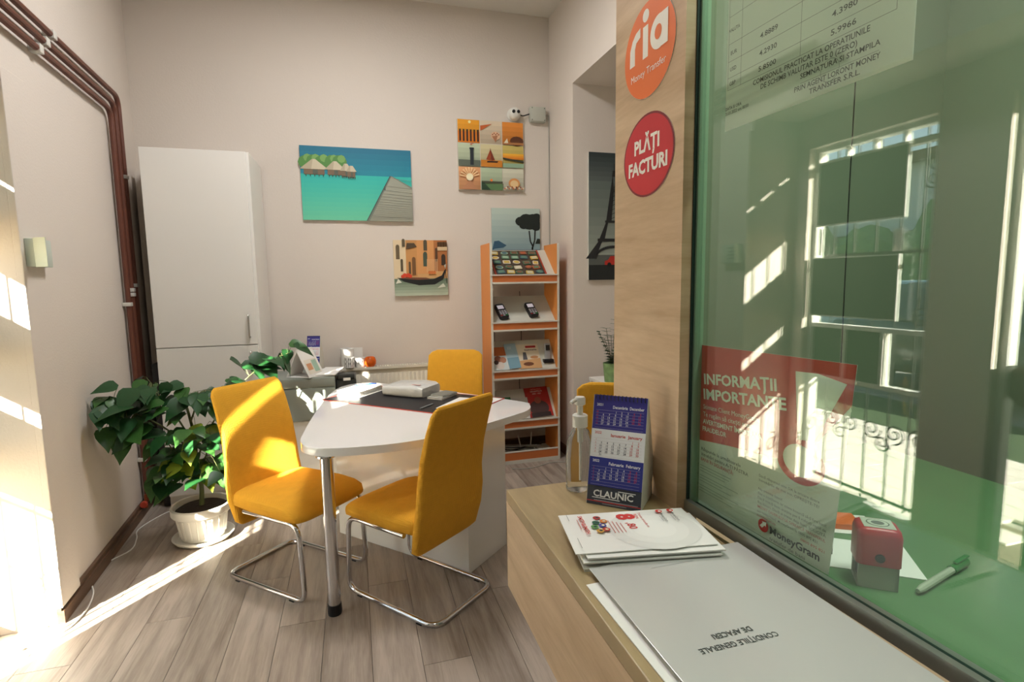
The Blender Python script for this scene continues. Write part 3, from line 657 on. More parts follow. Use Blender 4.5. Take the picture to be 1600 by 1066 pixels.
def tri_calendar(lab, loc, rz, w_, h, dp, brand):
    t = thing('desk_calendar', lab, 'calendar', loc, rz); ang = math.atan2(dp, h); n = math.hypot(dp, h)
    CB = mat('calendar_card', (206, 204, 192), .7)
    B().box(0, w_, -.001, .001, 0, n, mat=Matrix.Translation((0, -dp, 0)) @ Matrix.Rotation(-ang, 4, 'X')).obj('front_board', CB, t, None)
    bb = B()
    for x in (0, w_): bb.poly([(x, -dp, .001), (x, dp*.7, .001), (x, dp*1.05, h*.3), (x, .002, h)])
    bb.box(0, w_, -.001, .001, 0, n*.985, mat=Matrix.Translation((0, dp*.9, 0)) @ Matrix.Rotation(ang*.92, 4, 'X')).obj('back_stand', CB, t, None)
    p = Print(.00012); cal_front(p, w_-.002, n, brand)
    o = p.obj('calendar_pages', t, -.001, (.001, -dp, 0)); o.rotation_euler = (-ang, 0, 0)
    for k in range(14): B().tube([(w_*(k+.7)/14.4, .004*math.cos(a)-.002, h-.004+.005*math.sin(a)) for a in [q*PI/4 for q in range(8)]], .0008, 5, closed=True).obj('wire_loop', BLACK, t)
    return t
tri_calendar('blue three month calendar standing behind white tent calendar', (-.345, 4.30, .832), math.radians(-18), .10, .27, .05, None)
t = thing('paper_pile', 'loose white papers lying on the grey drawer box', 'papers', (-.29, 4.03, .8305))
for k in range(4): B().box(0, .14, 0, .25, k*.004, k*.004+.0025).obj('sheet', PAPER, t, None, (.002*k, .004*k, 0), (.02*k, 0, -.08*k))
# on the radiator
t = thing('mug', 'black and white patterned mug on the radiator', 'mug', (-.05, 4.44, .8205))
B().lathe([(0, 0), (.036, 0), (.04, .005), (.04, .085), (.036, .085), (.036, .008), (0, .008)], 20).obj('cup', PAPER, t)
p = Print()
bb = B()
for k in range(14):
    for j in range(4):
        if (k+j) % 2: 
            a0, a1 = 2*PI*k/14, 2*PI*(k+1)/14; bb.poly([(.0404*math.cos(a0), .0404*math.sin(a0), .01+j*.018), (.0404*math.cos(a1), .0404*math.sin(a1), .01+j*.018), (.0404*math.cos(a1), .0404*math.sin(a1), .028+j*.018), (.0404*math.cos(a0), .0404*math.sin(a0), .028+j*.018)])
bb.obj('pattern', BLACK, t, None)
t = thing('patterned_cup', 'white cup with black sprig pattern beside the orange jar', 'cup', (.03, 4.46, .8205))
B().lathe([(0, 0), (.034, 0), (.042, .075), (.038, .075), (.031, .006), (0, .006)], 20).obj('cup', PAPER, t)
bb = B()
for k in range(10):
    a = 2*PI*k/10; r0, r1 = .0375, .0405; bb.poly([(r0*math.cos(a)*1.02, r0*math.sin(a)*1.02, .02), (r1*math.cos(a+.2)*1.03, r1*math.sin(a+.2)*1.03, .05), (r1*math.cos(a+.05)*1.03, r1*math.sin(a+.05)*1.03, .062)])
bb.obj('pattern', BLACK, t, None)
t = thing('orange_jar', 'round orange glass candle jar on the radiator', 'jar', (.11, 4.455, .8205))
B().lathe([(0, 0), (.03, 0), (.045, .02), (.047, .045), (.038, .072), (.03, .078), (.027, .074), (.035, .05), (.03, .01), (0, .01)], 24).obj('glass', mat('orange_glass', (226, 96, 20), .15, var=.5, scale=40), t)
B().lathe([(0, .012), (.029, .012), (.031, .04), (0, .042)], 16).obj('wax', mat('wax', (240, 170, 70), .6), t)
t = thing('tissue_roll', 'white tissue roll leaning behind the patterned cups', 'tissue roll', (-.065, 4.506, .8205))
B().lathe([(.018, 0), (.05, 0), (.052, .15), (.018, .15)], 24).obj('roll', PAPER, t, loc=(.0, -.012, 0)); B().box(.0, .12, .018, .0195, .02, .15).obj('loose_sheet', PAPER, t, None)

# ================================================================== DESK
t = thing('desk', 'white gloss desk with a pointed rounded end on a chrome leg', 'desk', (0, 0, 0))
out = [(-.262, 2.62), (-.258, 2.55), (-.235, 2.475), (-.18, 2.42), (-.09, 2.39), (.03, 2.377), (.15, 2.378), (.27, 2.40), (.38, 2.437), (.55, 2.525), (.70, 2.62), (.82, 2.70), (.885, 2.75), (.93, 2.82), (.945, 2.90), (.93, 2.965), (.62, 3.36), (.30, 3.72), (.13, 3.90), (.06, 3.935), (-.02, 3.92), (-.085, 3.86), (-.135, 3.76), (-.18, 3.55), (-.215, 3.25), (-.245, 2.92)]
sm = smoothline([(x, y, 0) for x, y in out]+[(*out[0], 0)], 3)[:-1]
B().prism([(v.x, v.y) for v in sm], .748, .785, .004).obj('desktop', GLOSSW, t, 30)
B().tube([(-.145, 2.44, .05), (-.145, 2.44, .748)], .028, 24).obj('leg', CHROME, t)
B().lathe([(0, 0), (.03, 0), (.032, .012), (.03, .05), (0, .05)], 24, (-.145, 2.44, 0)).obj('foot', BLACK, t)
B().lathe([(0, .74), (.045, .74), (.045, .748), (0, .748)], 24, (-.145, 2.44, 0)).obj('leg_plate', CHROME, t)
c0 = Vector((.506, 2.57)); d1 = Vector((-.68, .733)).normalized(); d2 = Vector((.733, .68)).normalized()
q = [c0, c0+d2*.37, c0+d2*.37+d1*.95, c0+d1*.95]
B().prism([tuple(v) for v in q], .0, .747, .002).obj('pedestal', GLOSSW, t, None)
e1 = Vector((.724, -.69)); rzm = math.atan2(e1.y, e1.x)
o = B().box(0, 1.0, 0, .47, 0, .003, .001).obj('mat_sheet', mat('black_mat', (20, 20, 26), .5), thing('desk_mat', 'black desk mat with thin red border', 'desk mat', (-.205, 3.43, .7855), rzm), None)
b = B(); w_ = .006
b.box(-w_, 1.0+w_, -w_, 0, 0, .0032).box(-w_, 1.0+w_, .47, .47+w_, 0, .0032).box(-w_, 0, 0, .47, 0, .0032).box(1.0, 1.0+w_, 0, .47, 0, .0032); b.obj('border', mat('red_border', (198, 60, 40), .5), o.parent, None)
zt = .7892
def book(name, lab, cat, x, y, z, rz, w_, d, h, cover, pages=PAPER, n=0):
    t = thing(name, lab, cat, (x, y, z), rz)
    B().box(0, w_, 0, d, 0, .002, .0005).box(0, w_, 0, d, h-.002, h, .0005).obj('cover', cover, t, None)
    B().box(.003, w_-.003, .003, d-.003, .002, h-.002).obj('pages', pages, t, None)
    return t
t = book('spiral_notebook', 'thick white spiral notebook at the left end of the desk mat', 'notebook', -.125, 3.50, zt, math.radians(-38), .17, .24, .035, PAPER)
for k in range(16): B().tube([(.17+.006*math.cos(a), .015+k*.014, .018+.018*math.sin(a)) for a in [q*PI/4 for q in range(8)]], .0012, 5, closed=True).obj('wire_loop', CHROME, t)
tag(B().tube([(-.07, 0, .004), (.07, 0, .004)], .004, 8).tube([(.05, 0, .009), (.02, 0, .009)], .0015, 6).obj('pen', mat('blue_pen', (40, 84, 170), .3), None, 35, (.055, 3.62, zt+.0355), (0, 0, .2)), 'blue pen on the white spiral notebook', 'pen')
t = thing('paper_package', 'grey white paper package wrapped in plastic on the desk mat', 'package', (.13, 3.42, zt), math.radians(-40))
secs = []
for x, s_ in ((0, .82), (.012, .95), (.04, 1), (.2, 1.03), (.27, .98), (.30, .86)):
    secs.append([Vector((x, .13+p_[0]*s_, .033*s_+p_[1]*s_+.006*math.sin(p_[0]*30+x*20)*(p_[1] > 0))) for p_ in rr(.24, .062, .018)])
B().loft(secs).obj('wrap', mat('plastic_wrap', (214, 216, 212), .22, var=.06, scale=14, bump=.5, bscale=25), t)
p = Print(); p.rect(.2, .26, .0, .02, (196, 90, 76)); p.rect(.205, .255, .004, .016, (224, 214, 206)); p.line(.21, .008, .25, .008, .002, (190, 80, 70), True)
o = p.obj('stamped_label', t, 0, (.0, .06, .070)); o.rotation_euler = (-PI/2, 0, 0)
t = book('catalogue', 'small stapled catalogue partly under the paper package', 'booklet', .40, 3.22, zt, math.radians(-42), .11, .17, .012, mat('grey_cover', (178, 176, 168), .5))
t = book('price_list', 'grey booklet lying on the small catalogue', 'booklet', .425, 3.245, zt+.0125, math.radians(-50), .10, .14, .010, mat('dark_cover', (122, 124, 116), .5))
tag(B().box(0, .2, 0, .297, 0, .0012).obj('paper_sheet', PAPER, None, None, (.415, 2.96, zt), (0, 0, math.radians(-38))), 'white paper sheet lying at the right of the desk mat', 'paper')
tag(B().box(0, .10, 0, .15, 0, .0012).obj('paper_slip', PAPER, None, None, (.66, 3.03, zt), (0, 0, math.radians(-44))), 'small white paper slip at the far right of desk mat', 'paper')
tag(B().box(-.06, .06, -.006, .006, 0, .006, .002).obj('ruler_pen', mat('grey_pen', (120, 124, 126), .4), None, 35, (.375, 3.02, zt), (0, 0, math.radians(48))), 'slim grey pen on the mat beside the paper sheet', 'pen')

# ================================================================== CHAIRS (local forward = +y)
def sup(w_, h, n=20, e=4, cx=0, cz=0):
    o = []
    for k in range(n):
        a = 2*PI*k/n; c, s_ = math.cos(a), math.sin(a)
        o.append((cx+w_/2*math.copysign(abs(c)**(2/e), c), cz+h/2*math.copysign(abs(s_)**(2/e), s_)))
    return o
def make_chair(label, round_top=False):
    t = thing('cantilever_chair', label, 'chair', (0, 0, 0), 0, 'yellow covered chairs')
    # seat: lofted along y
    secs = []
    for y, w_, zc, th in ((-.20, .40, .435, .075), (-.17, .45, .435, .095), (-.05, .465, .432, .10), (.10, .47, .432, .10), (.20, .465, .428, .092), (.25, .45, .42, .075), (.275, .41, .415, .045), (.285, .36, .412, .018)):
        secs.append([Vector((x, y, z)) for x, z in sup(w_, th, 24, 4, 0, zc)])
    B().loft(secs).obj('seat', YEL, t, True)
    secs = []
    prof = [(.30, -.175, .38, .035), (.315, -.18, .42, .055), (.42, -.205, .445, .06), (.52, -.222, .44, .052), (.62, -.226, .425, .048), (.74, -.245, .42, .045), (.86, -.28, .415, .042), (.94, -.308, .41, .038), (.965, -.317, .39 if not round_top else .36, .032), (.98, -.322, .36 if not round_top else .28, .015)]
    for z, y, w_, th in prof:
        e = 5
        secs.append([Vector((x, y+yy, z)) for x, yy in sup(w_, th, 24, e)])
    B().loft(secs).obj('backrest', YEL, t, True)
    R = .0125; w2 = .205
    path = [(-w2, -.12, .385), (-w2, .255, .385), (-w2, .275, R), (-w2, -.29, R), (w2, -.29, R), (w2, .275, R), (w2, .255, .385), (w2, -.12, .385)]
    B().tube(bend(path, .065, 6), R, 12).obj('tube_frame', CHROME, t)
    for x in (-w2, w2):
        for y in (.19, -.2): B().box(x-.012, x+.012, y-.015, y+.015, -.0, .004).obj('glide', BLACK, t, None)
    return t
def put(o, x, y, f, z=0): o.location = (x, y, z); o.rotation_euler = (0, 0, math.atan2(-f[0], f[1]))
ch1 = make_chair('yellow covered cantilever chair at the left, sunlit, facing the desk'); put(ch1, -.335, 2.885, (.72, -.69))
ch2 = copy_tree(ch1); ch2['label'] = 'yellow covered cantilever chair seen from behind at the front of the desk'; put(ch2, .25, 2.53, (-.63, .77))
ch3 = make_chair('yellow covered chair behind the desk by the radiator', True); put(ch3, .615, 3.70, (-.35, -.94), .03)
ch3.location.z = 0
ch4 = copy_tree(ch3); ch4['label'] = 'yellow covered chair half hidden behind the sanitizer bottle'; put(ch4, 1.395, 2.68, (.45, .89))

# ================================================================== POTTED PLANT
PX, PY = -.915, 3.45
pt = thing('potted_plant', 'large leafy houseplant in a white ribbed pot on the floor', 'plant', (PX, PY, 0))
PW = mat('white_pot', (230, 228, 220), .35)
B().lathe([(0, .004), (.125, .004), (.15, .012), (.165, .032), (.158, .034), (.14, .018), (0, .016)], 36).obj('saucer', PW, pt)
pot = B().lathe([(0, .018), (.105, .018), (.112, .022), (.135, .165), (.155, .17), (.16, .178), (.16, .215), (.154, .222), (.146, .218), (.14, .19), (0, .188)], 36).obj('pot', PW, pt)
for k in range(20):
    a = 2*PI*k/20; b = B(); b.tube([(.116*math.cos(a), .116*math.sin(a), .04), (.133*math.cos(a), .133*math.sin(a), .155)], .006, 6); b.obj('rib', PW, pot)
B().lathe([(.146, .185), (.12, .2), (0, .207)], 24).obj('soil', mat('soil', (52, 40, 32), .95, bump=.8, bscale=60), pt, False)
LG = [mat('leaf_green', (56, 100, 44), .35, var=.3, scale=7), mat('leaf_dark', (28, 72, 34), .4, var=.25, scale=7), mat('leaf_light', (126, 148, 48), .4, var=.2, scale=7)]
def leaf_mesh(m, curl):
    b = B(); N = 7; prev = None
    for k in range(N+1):
        t = k/N; w_ = .40*math.sin(PI*min(1, t*1.02)**.62)*(1 - .25*t) if 0 < t < 1 else 0.0
        z = -curl*t*t*.5; y = t
        L = b.bm.verts.new((-w_, y-.10*(t < .3)*w_, z+.28*w_*.5)); Cc = b.bm.verts.new((0, y, z)); R = b.bm.verts.new((w_, y-.10*(t < .3)*w_, z+.28*w_*.5))
        if prev:
            b.bm.faces.new((prev[0], prev[1], Cc, L)); b.bm.faces.new((prev[1], prev[2], R, Cc))
        prev = (L, Cc, R)
    bmesh.ops.remove_doubles(b.bm, verts=b.bm.verts, dist=1e-5)
    me = b.mesh('leaf', True); me.materials.append(m); return me
LM = [leaf_mesh(LG[0], .5), leaf_mesh(LG[0], .2), leaf_mesh(LG[1], .35), leaf_mesh(LG[1], .7), leaf_mesh(LG[2], .5)]
stem = B(); rnd = random.Random(11)
trunk = smoothline([(0, 0, .19), (.005, .01, .32), (-.01, .0, .45), (-.01, .02, .58), (-.03, .03, .72), (-.05, .02, .85)])
stem.tube(trunk, .01, 8, rads=[.014-.008*k/len(trunk) for k in range(len(trunk))])
branches = [[(-.01, .0, .5), (-.12, -.05, .68), (-.25, -.10, .80), (-.34, -.16, .86)], [(-.01, .02, .55), (-.10, .02, .75), (-.18, .02, .88), (-.2, .0, .95)], [(0, .02, .5), (.08, .06, .68), (.18, .12, .83), (.3, .2, .95), (.44, .26, 1.03), (.5, .27, 1.05)],
            [(0, 0, .4), (-.06, -.08, .5), (-.10, -.13, .62)], [(0, 0, .42), (.06, -.06, .52), (.09, -.08, .64)], [(0, .01, .36), (.08, .0, .42), (.13, -.02, .48)], [(0, 0, .34), (-.08, -.03, .42), (-.13, -.06, .48)], [(-.03, .03, .7), (.02, -.04, .8), (.04, -.06, .88)]]
nodes = []
for bi, br in enumerate(branches):
    s_ = smoothline(br); stem.tube(s_, .005, 6, rads=[.006-.0035*k/len(s_) for k in range(len(s_))])
    for v in s_[3:]: nodes.append((bi, v))
for v in trunk[10:]: nodes.append((9, v))
clusters = [((-.36, -.16, .86), .10, 9, .14), ((-.28, -.12, .78), .10, 10, .16), ((-.20, -.02, .88), .10, 11, .15), ((-.10, -.04, .90), .10, 10, .14), ((0.0, .0, .86), .09, 9, .13), ((.10, .06, .83), .09, 8, .13), ((.20, .14, .90), .07, 7, .14), ((.30, .2, 1.0), .07, 8, .14), ((.47, .26, 1.05), .06, 4, .13),
            ((-.06, -.08, .68), .10, 10, .12), ((.04, -.08, .64), .10, 10, .12), ((-.10, -.10, .52), .09, 10, .13), ((.05, -.08, .48), .09, 10, .13), ((.13, -.02, .48), .07, 7, .12), ((-.15, -.08, .44), .06, 4, .15), ((-.04, -.10, .46), .06, 4, .12), ((.10, -.07, .44), .05, 3, .12)]
nl = 0
for (c, spd, n, size) in clusters:
    for k in range(int(n*1.5)):
        pnt = Vector(c)+Vector((rnd.gauss(0, spd*.6), rnd.gauss(0, spd*.55), rnd.gauss(0, spd*.5)))
        pnt.x = max(pnt.x, -.40)
        out_ = Vector((pnt.x, pnt.y-.05, 0)); out_ = out_.normalized() if out_.length > .02 else Vector((rnd.uniform(-1, 1), -1, 0)).normalized()
        d = out_+Vector((rnd.uniform(-.9, .9), rnd.uniform(-.9, .5), 0)); d.z = rnd.uniform(-1.0, .1); d.normalize()
        s_ = size*rnd.uniform(.7, 1.2)
        if pnt.x+d.x*s_ < -.43: d.x = abs(d.x)*.4; d.normalize()
        nd = min(nodes, key=lambda q: (q[1]-pnt).length)[1]
        stem.tube([nd, nd.lerp(pnt, .5)+Vector((0, 0, .015)), pnt], .0015, 4, cap=False)
        nrm = Vector((rnd.uniform(-.4, .4), rnd.uniform(-.9, .0), 1)); x = d.cross(nrm).normalized(); z = x.cross(d).normalized()
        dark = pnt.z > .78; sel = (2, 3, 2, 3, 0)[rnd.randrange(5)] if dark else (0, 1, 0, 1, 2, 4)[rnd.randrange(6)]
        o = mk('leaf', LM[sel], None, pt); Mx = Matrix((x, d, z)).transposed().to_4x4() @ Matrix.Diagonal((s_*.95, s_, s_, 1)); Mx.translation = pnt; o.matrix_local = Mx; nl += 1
stem.obj('stems', mat('stem_green', (96, 104, 62), .7), pt)

# ================================================================== BROCHURE RACK
ORA = mat('orange_laminate', (224, 142, 66), .45); EDGE = mat('white_edge', (214, 212, 200), .45)
X0, X1, Y0, Y1 = 1.03, 1.605, 4.09, 4.40
rk = thing('brochure_rack', 'tall orange and white brochure rack with sloping shelves', 'rack', (X0, Y0, 0)); RWd = X1-X0; RD = Y1-Y0
for x in (0, RWd-.018):
    s_ = B().box(x, x+.018, .003, RD, 0, 1.785).obj('side_panel', ORA, rk, None); B().box(x, x+.018, 0, .003, 0, 1.785).obj('edge_band', EDGE, s_, None)
LIP = [1.54, 1.165, .775, .36]
slope = math.radians(38)
SH = mat('shelf_grey', (206, 206, 194), .5)
SLOPE = dict(zip(LIP, [math.radians(a) for a in (40, 38, 54, 54)]))
for z in LIP:
    s_ = B().box(.018, RWd-.018, 0, (.36 if SLOPE[z] < .8 else .30), -.008, .0, mat=Matrix.Translation((0, .02, z-.025)) @ Matrix.Rotation(SLOPE[z], 4, 'X')).obj('sloping_shelf', SH, rk, None)
    f2 = B().box(.012, RWd-.012, -.012, .0, z-.058, z-.006, mat=Matrix.Translation((0, .014, 0))).obj('fascia', mat('orange_fascia', (198, 112, 58), .45), rk, None)
    B().box(.005, RWd-.005, -.008, .012, z-.008, z+.002).box(.012, RWd-.012, -.004, .02, z-.072, z-.058).obj('rail', EDGE, f2, None)
B().box(.018, RWd-.018, .01, RD, .03, .046).obj('bottom_shelf', SH, rk, None)
f2 = B().box(.018, RWd-.018, 0, .012, .03, .10).obj('fascia', MATS['orange_fascia'], rk, None); B().box(.018, RWd-.018, -.003, .014, .095, .103).box(.0, RWd, -.002, .02, 0, .03).obj('rail', EDGE, f2, None)
def onshelf(z, x, up, lift=.0):
    """point on the sloping shelf: x from rack left, up = distance along the slope"""
    a = SLOPE[z]; return Vector((X0+x, Y0+.02+up*math.cos(a)-lift*math.sin(a), z-.025+up*math.sin(a)+lift*math.cos(a)))
def lay(o, z, x, up, rz=0, lift=.001):
    o.location = onshelf(z, x, up, lift)
    o.rotation_euler = (Matrix.Rotation(SLOPE[z], 3, 'X') @ Matrix.Rotation(rz, 3, 'Z')).to_euler(); return o
# magnet board: steeper, carries souvenir magnets
mb = thing('magnet_board', 'dark red sloping display board full of souvenir magnets', 'display board'); lay(mb, LIP[0], .05, .012)
B().box(0, .43, 0, .33, 0, .008).obj('board', mat('board_dark', (74, 60, 48), .7), mb, None); 
for x in (0, .42): B().box(x, x+.012, 0, .33, .008, .014).obj('side_trim', mat('board_red', (164, 60, 40), .5), mb, None)
mc = [(84, 120, 92), (150, 176, 150), (196, 190, 160), (120, 84, 60), (70, 100, 110), (214, 206, 186), (176, 90, 56), (96, 132, 110), (200, 170, 80)]
cn = ['dark green', 'pale green', 'cream', 'brown', 'slate blue', 'ivory', 'terracotta', 'mid green', 'mustard']
rnd = random.Random(5); rows = ['front row', 'second row', 'third row', 'fourth row', 'back row']; cols = ['at the left end', 'second from left', 'in the middle', 'second from right', 'at the right end']
for i in range(5):
    for j in range(5):
        k = rnd.randrange(9); sh = ('rectangular', 'oval', 'rectangular', 'square')[rnd.randrange(4)]
        if (i, j) == (3, 0): k, sh = 5, 'oval'
        t = thing('souvenir_magnet', '%s %s souvenir magnet, %s of the board, %s' % (cn[k], sh, rows[i], cols[j]), 'magnet', group='souvenir magnets on the board')
        w_, h_ = (.062, .042) if sh != 'square' else (.046, .046)
        pts = circ(0, 0, w_/2, h_/2, 16) if sh == 'oval' else rr(w_, h_, .006, 2)
        B().prism(pts, 0, .007).obj('plate', mat('magnet_%d' % k, mc[k], .35), t, None)
        q = mc[(k+3) % 9]; B().prism([(a*.72, b*.66) for a, b in pts], .007, .0085).obj('picture', mat('magnet_%d' % ((k+3) % 9), q, .35), t, None)
        lay(t, LIP[0], .05+.05+j*.08+rnd.uniform(-.008, .008), .012+.04+i*.062+rnd.uniform(-.006, .006), rnd.uniform(-.15, .15), .0105)
# card terminals
def terminal(lab, x, up, rz):
    t = thing('card_terminal', lab, 'card terminal', group='card terminals on the rack'); lay(t, LIP[1], x, up, rz)
    B().prism(rr(.078, .165, .018, 4, 0, .0825), 0, .035, .006).obj('body', BLACK, t)
    B().box(-.026, .026, .1, .142, .035, .0365).obj('screen', mat('lit_screen', (220, 214, 224), .3, emit=.35), t, None)
    for r in range(4):
        for c in range(3):
            col = [(150, 40, 40), (190, 160, 50), (50, 140, 70)][c] if r == 3 else (190, 190, 196)
            B().box(-.008, .008, -.0045, .0045, 0, .004, .001).obj('key', mat('key_%d' % col[0], col, .4), t, None, (-.022+c*.022, .075-r*.018, .035))
    B().box(-.03, .03, .15, .18, .012, .022).obj('paper_slot', mat('roll_white', (210, 208, 202), .6), t, None); return t
terminal('black card payment terminal at the left of the second shelf', .13, .06, .12); terminal('black card payment terminal at the right of the second shelf', .385, .07, .1)
def magazine(lab, z, x, up, w_, h, rz, pr, n=1, lift=.002):
    t = thing('magazine', lab, 'magazine', group='magazines on the rack'); lay(t, z, x, up, rz, lift)
    B().box(0, w_, 0, h, 0, .006).obj('pages', PAPER, t, None)
    o = pr.obj('cover', t, 0, (0, 0, .006)); o.rotation_euler = (-PI/2, 0, 0); return t
p = Print(); p.rect(0, .15, 0, .21, (206, 216, 214)); p.rect(0, .15, .13, .21, (196, 112, 56)); 
for a, b_, c, r in ((.05, .1, (150, 92, 66), .03), (.09, .09, (188, 130, 100), .028), (.06, .04, (220, 208, 196), .035), (.03, .07, (70, 50, 44), .02)): p.disc(a, b_, r, None, c, 12)
magazine('magazine with sunbathers on its cover at the left of the third shelf', LIP[2], .025, .03, .15, .21, 0, p)
p = Print(); p.rect(0, .10, 0, .23, (168, 198, 208)); p.rect(0, .1, 0, .1, (120, 160, 176)); p.text('ZZ', .02, .18, .02, (220, 226, 226), .02)
magazine('pale blue travel magazine overlapping two others on the third shelf', LIP[2], .155, .032, .10, .23, .06, p, lift=.009)
p = Print(); p.rect(0, .20, 0, .225, (224, 214, 190)); p.rect(.09, .18, .19, .21, (178, 46, 46)); p.text('tunisia', .075, .165, .016, (60, 56, 60), .02, 'l', .11); p.poly([(0, .07), (.2, .09), (.2, .0), (0, 0)], (206, 160, 110)); p.poly([(.05, .08), (.09, .08), (.085, .15), (.06, .15)], (92, 92, 96)); p.poly(circ(.09, .04, .045, .018, 12), (112, 66, 40)); p.poly(circ(.15, .1, .035, .014, 12), (196, 140, 92))
magazine('cream travel magazine with a red title box on the third shelf', LIP[2], .235, .03, .20, .225, 0, p)
p = Print(); p.rect(0, .16, 0, .2, (206, 210, 200)); p.rect(0, .16, .14, .2, (58, 120, 74)); p.rect(.03, .13, .02, .1, (60, 62, 60))
magazine('green and white brochure at the left of the fourth shelf', LIP[3], .03, .03, .16, .2, 0, p)
p = Print(); p.rect(0, .14, 0, .19, (196, 196, 190)); p.rect(.02, .12, .03, .1, (40, 42, 44))
magazine('grey and black brochure in the middle of the fourth shelf', LIP[3], .185, .03, .12, .19, -.04, p, lift=.009)
p = Print(); p.rect(0, .21, 0, .27, (168, 36, 28)); p.text('CATALOGUL', .105, .245, .012, (230, 170, 150), .01, 'c'); p.text('VACANTELOR', .105, .226, .012, (236, 220, 210), .02, 'c'); p.text('2020 - 2021', .105, .205, .012, (230, 200, 190), .01, 'c'); p.poly(circ(.1, .08, .085, .07, 18), (70, 44, 42)); p.poly(circ(.1, .15, .03, .03, 14), (150, 74, 54)); p.rect(.02, .19, .0, .04, (44, 30, 30))
magazine('large red holiday catalogue on the fourth shelf', LIP[3], .325, .03, .21, .27, .03, p)
t = thing('cordless_phone', 'silver cordless phone standing in its black base', 'phone', (X0+.50, Y0+.075, LIP[2]-.025+.062))
B().box(-.045, .045, -.03, .04, 0, .03, .006).obj('base', BLACK, t); b = B().prism(rr(.046, .15, .012, 3, 0, .085), -.012, .012, .004, Matrix.Rotation(PI/2-.15, 4, 'X')); b.obj('handset', mat('silver_plastic', (168, 172, 176), .35, .3), t)
o = B().box(-.017, .017, -.0165, -.0115, .10, .145).obj('screen', BLACK, t, None); o.rotation_euler = (-.15, 0, 0)
# cables and modem at the bottom, wires behind
t = thing('router', 'grey white router box lying among cables on the bottom shelf', 'router', (X0+.36, Y0+.15, .046), .3)
B().box(-.1, .1, -.06, .06, 0, .03, .006).obj('body', mat('grey_box', (188, 190, 178)), t); B().tube([(-.06, .05, .02), (-.075, .07, .13)], .005).tube([(.04, .05, .02), (.06, .06, .14)], .005).obj('antenna', WP, t)
for k in range(4):
    r = random.Random(k); pts = [(X0+.06+r.random()*.45, Y0+.04+r.random()*.2, .056+.006*k+.03*r.random()) for _ in range(6)]
    tag(B().tube(smoothline(pts, 5), .004, 6).obj('cable', BLACK if k % 3 else mat('cable_grey', (176, 174, 164))), ('pale grey cable looped over the router on the bottom shelf', 'black tangled cable on the bottom shelf of the rack', 'black tangled cable on the bottom shelf of the rack', 'pale grey cable lying lowest on the bottom shelf')[k], 'cable', 'tangled cables on the bottom shelf')
for x, l in ((.10, 'left'), (.34, 'right')):
    tag(B().tube(smoothline([(X0+x, Y1+.02, 1.4), (X0+x+.01, Y1+.02, 1.0), (X0+x-.01, Y1+.03, .6), (X0+x+.02, Y1-.02, .2)]), .003, 5).obj('cable', BLACK), 'thin black cable hanging behind the rack, the %s one' % l, 'cable')
tag(B().tube(smoothline([(1.15, 3.98, .004), (1.3, 3.95, .004), (1.5, 4.02, .004), (1.62, 4.0, .004), (1.68, 4.1, .004)]), .0035, 6).obj('floor_cable', MATS['cable_grey']), 'pale cable on the floor in front of the rack', 'cable')

# ================================================================== ALCOVE: white table with small plant
t = thing('side_table', 'small white table behind the wooden post', 'table', (1.92, 3.55, 0))
B().box(-.2, .3, -.22, .22, .72, .745, .003).obj('tabletop', WHITE, t, None)
for x in (-.18, .28):
    for y in (-.2, .2): B().box(x-.016, x+.016, y-.016, y+.016, 0, .72).obj('leg', WHITE, t, None)
t = thing('potted_plant', 'small feathery plant in a green leaf patterned glass pot', 'plant', (1.79, 3.53, .7455))
B().lathe([(0, 0), (.05, 0), (.062, .14), (.057, .14), (.046, .006), (0, .006)], 24).obj('pot', mat('green_glass_pot', (128, 160, 108), .2, var=.6, scale=22), t)
B().lathe([(0, .10), (.052, .105), (0, .115)], 16).obj('soil', MATS['soil'], t)
rnd = random.Random(2); sb = B(); me = leaf_mesh(mat('fern_green', (58, 92, 58), .5), .3)
for k in range(9):
    a = rnd.uniform(0, 2*PI); tip = Vector((.09*math.cos(a), .09*math.sin(a), .30+rnd.uniform(0, .16))); st = [Vector((0, 0, .1)), Vector((.02*math.cos(a), .02*math.sin(a), .2)), tip]; s_ = smoothline(st, 6); sb.tube(s_, .002, 4)
    for q, v in enumerate(s_[3:]):
        for sd_ in (-1, 1):
            dv = Vector((math.cos(a+sd_*1.2), math.sin(a+sd_*1.2), .3)).normalized(); o = mk('leaf', me, None, t); x = dv.cross(Vector((0, 0, 1))).normalized(); z = x.cross(dv); Mx = Matrix((x, dv, z)).transposed().to_4x4() @ Matrix.Diagonal((.034, .05, .05, 1)); Mx.translation = v; o.matrix_local = Mx
sb.obj('stems', MATS['stem_green'], t)

# ================================================================== ON THE COUNTER
ZT = 1.0702
t = thing('sanitizer_bottle', 'clear pump bottle of hand sanitizer beside the calendar', 'bottle', (.43, .985, ZT))
CL = mat('clear_plastic', (236, 238, 236), .06); CL.node_tree.nodes['Principled BSDF'].inputs['Transmission Weight'].default_value = .92; CL.node_tree.nodes['Principled BSDF'].inputs['IOR'].default_value = 1.18
B().lathe([(0, 0), (.024, 0), (.028, .004), (.029, .06), (.026, .10), (.018, .122), (.0125, .13), (.0125, .14), (0, .14)], 28, sx=1.05, sy=.8).obj('bottle_body', CL, t)
B().lathe([(0, .132), (.0155, .132), (.0155, .155), (.013, .157), (0, .157)], 24).obj('collar', WP, t)
B().tube([(0, 0, .02), (0, 0, .135)], .0025, 6).tube([(0, 0, .1), (0, 0, .134)], .006, 8).obj('dip_tube', WP, t)
B().lathe([(0, .155), (.006, .155), (.006, .175), (.011, .178), (.011, .19), (.009, .193), (0, .193)], 18).tube([(0, 0, .187), (-.016, -.004, .187), (-.022, -.006, .183)], .004, 8).obj('pump_head', WP, t)
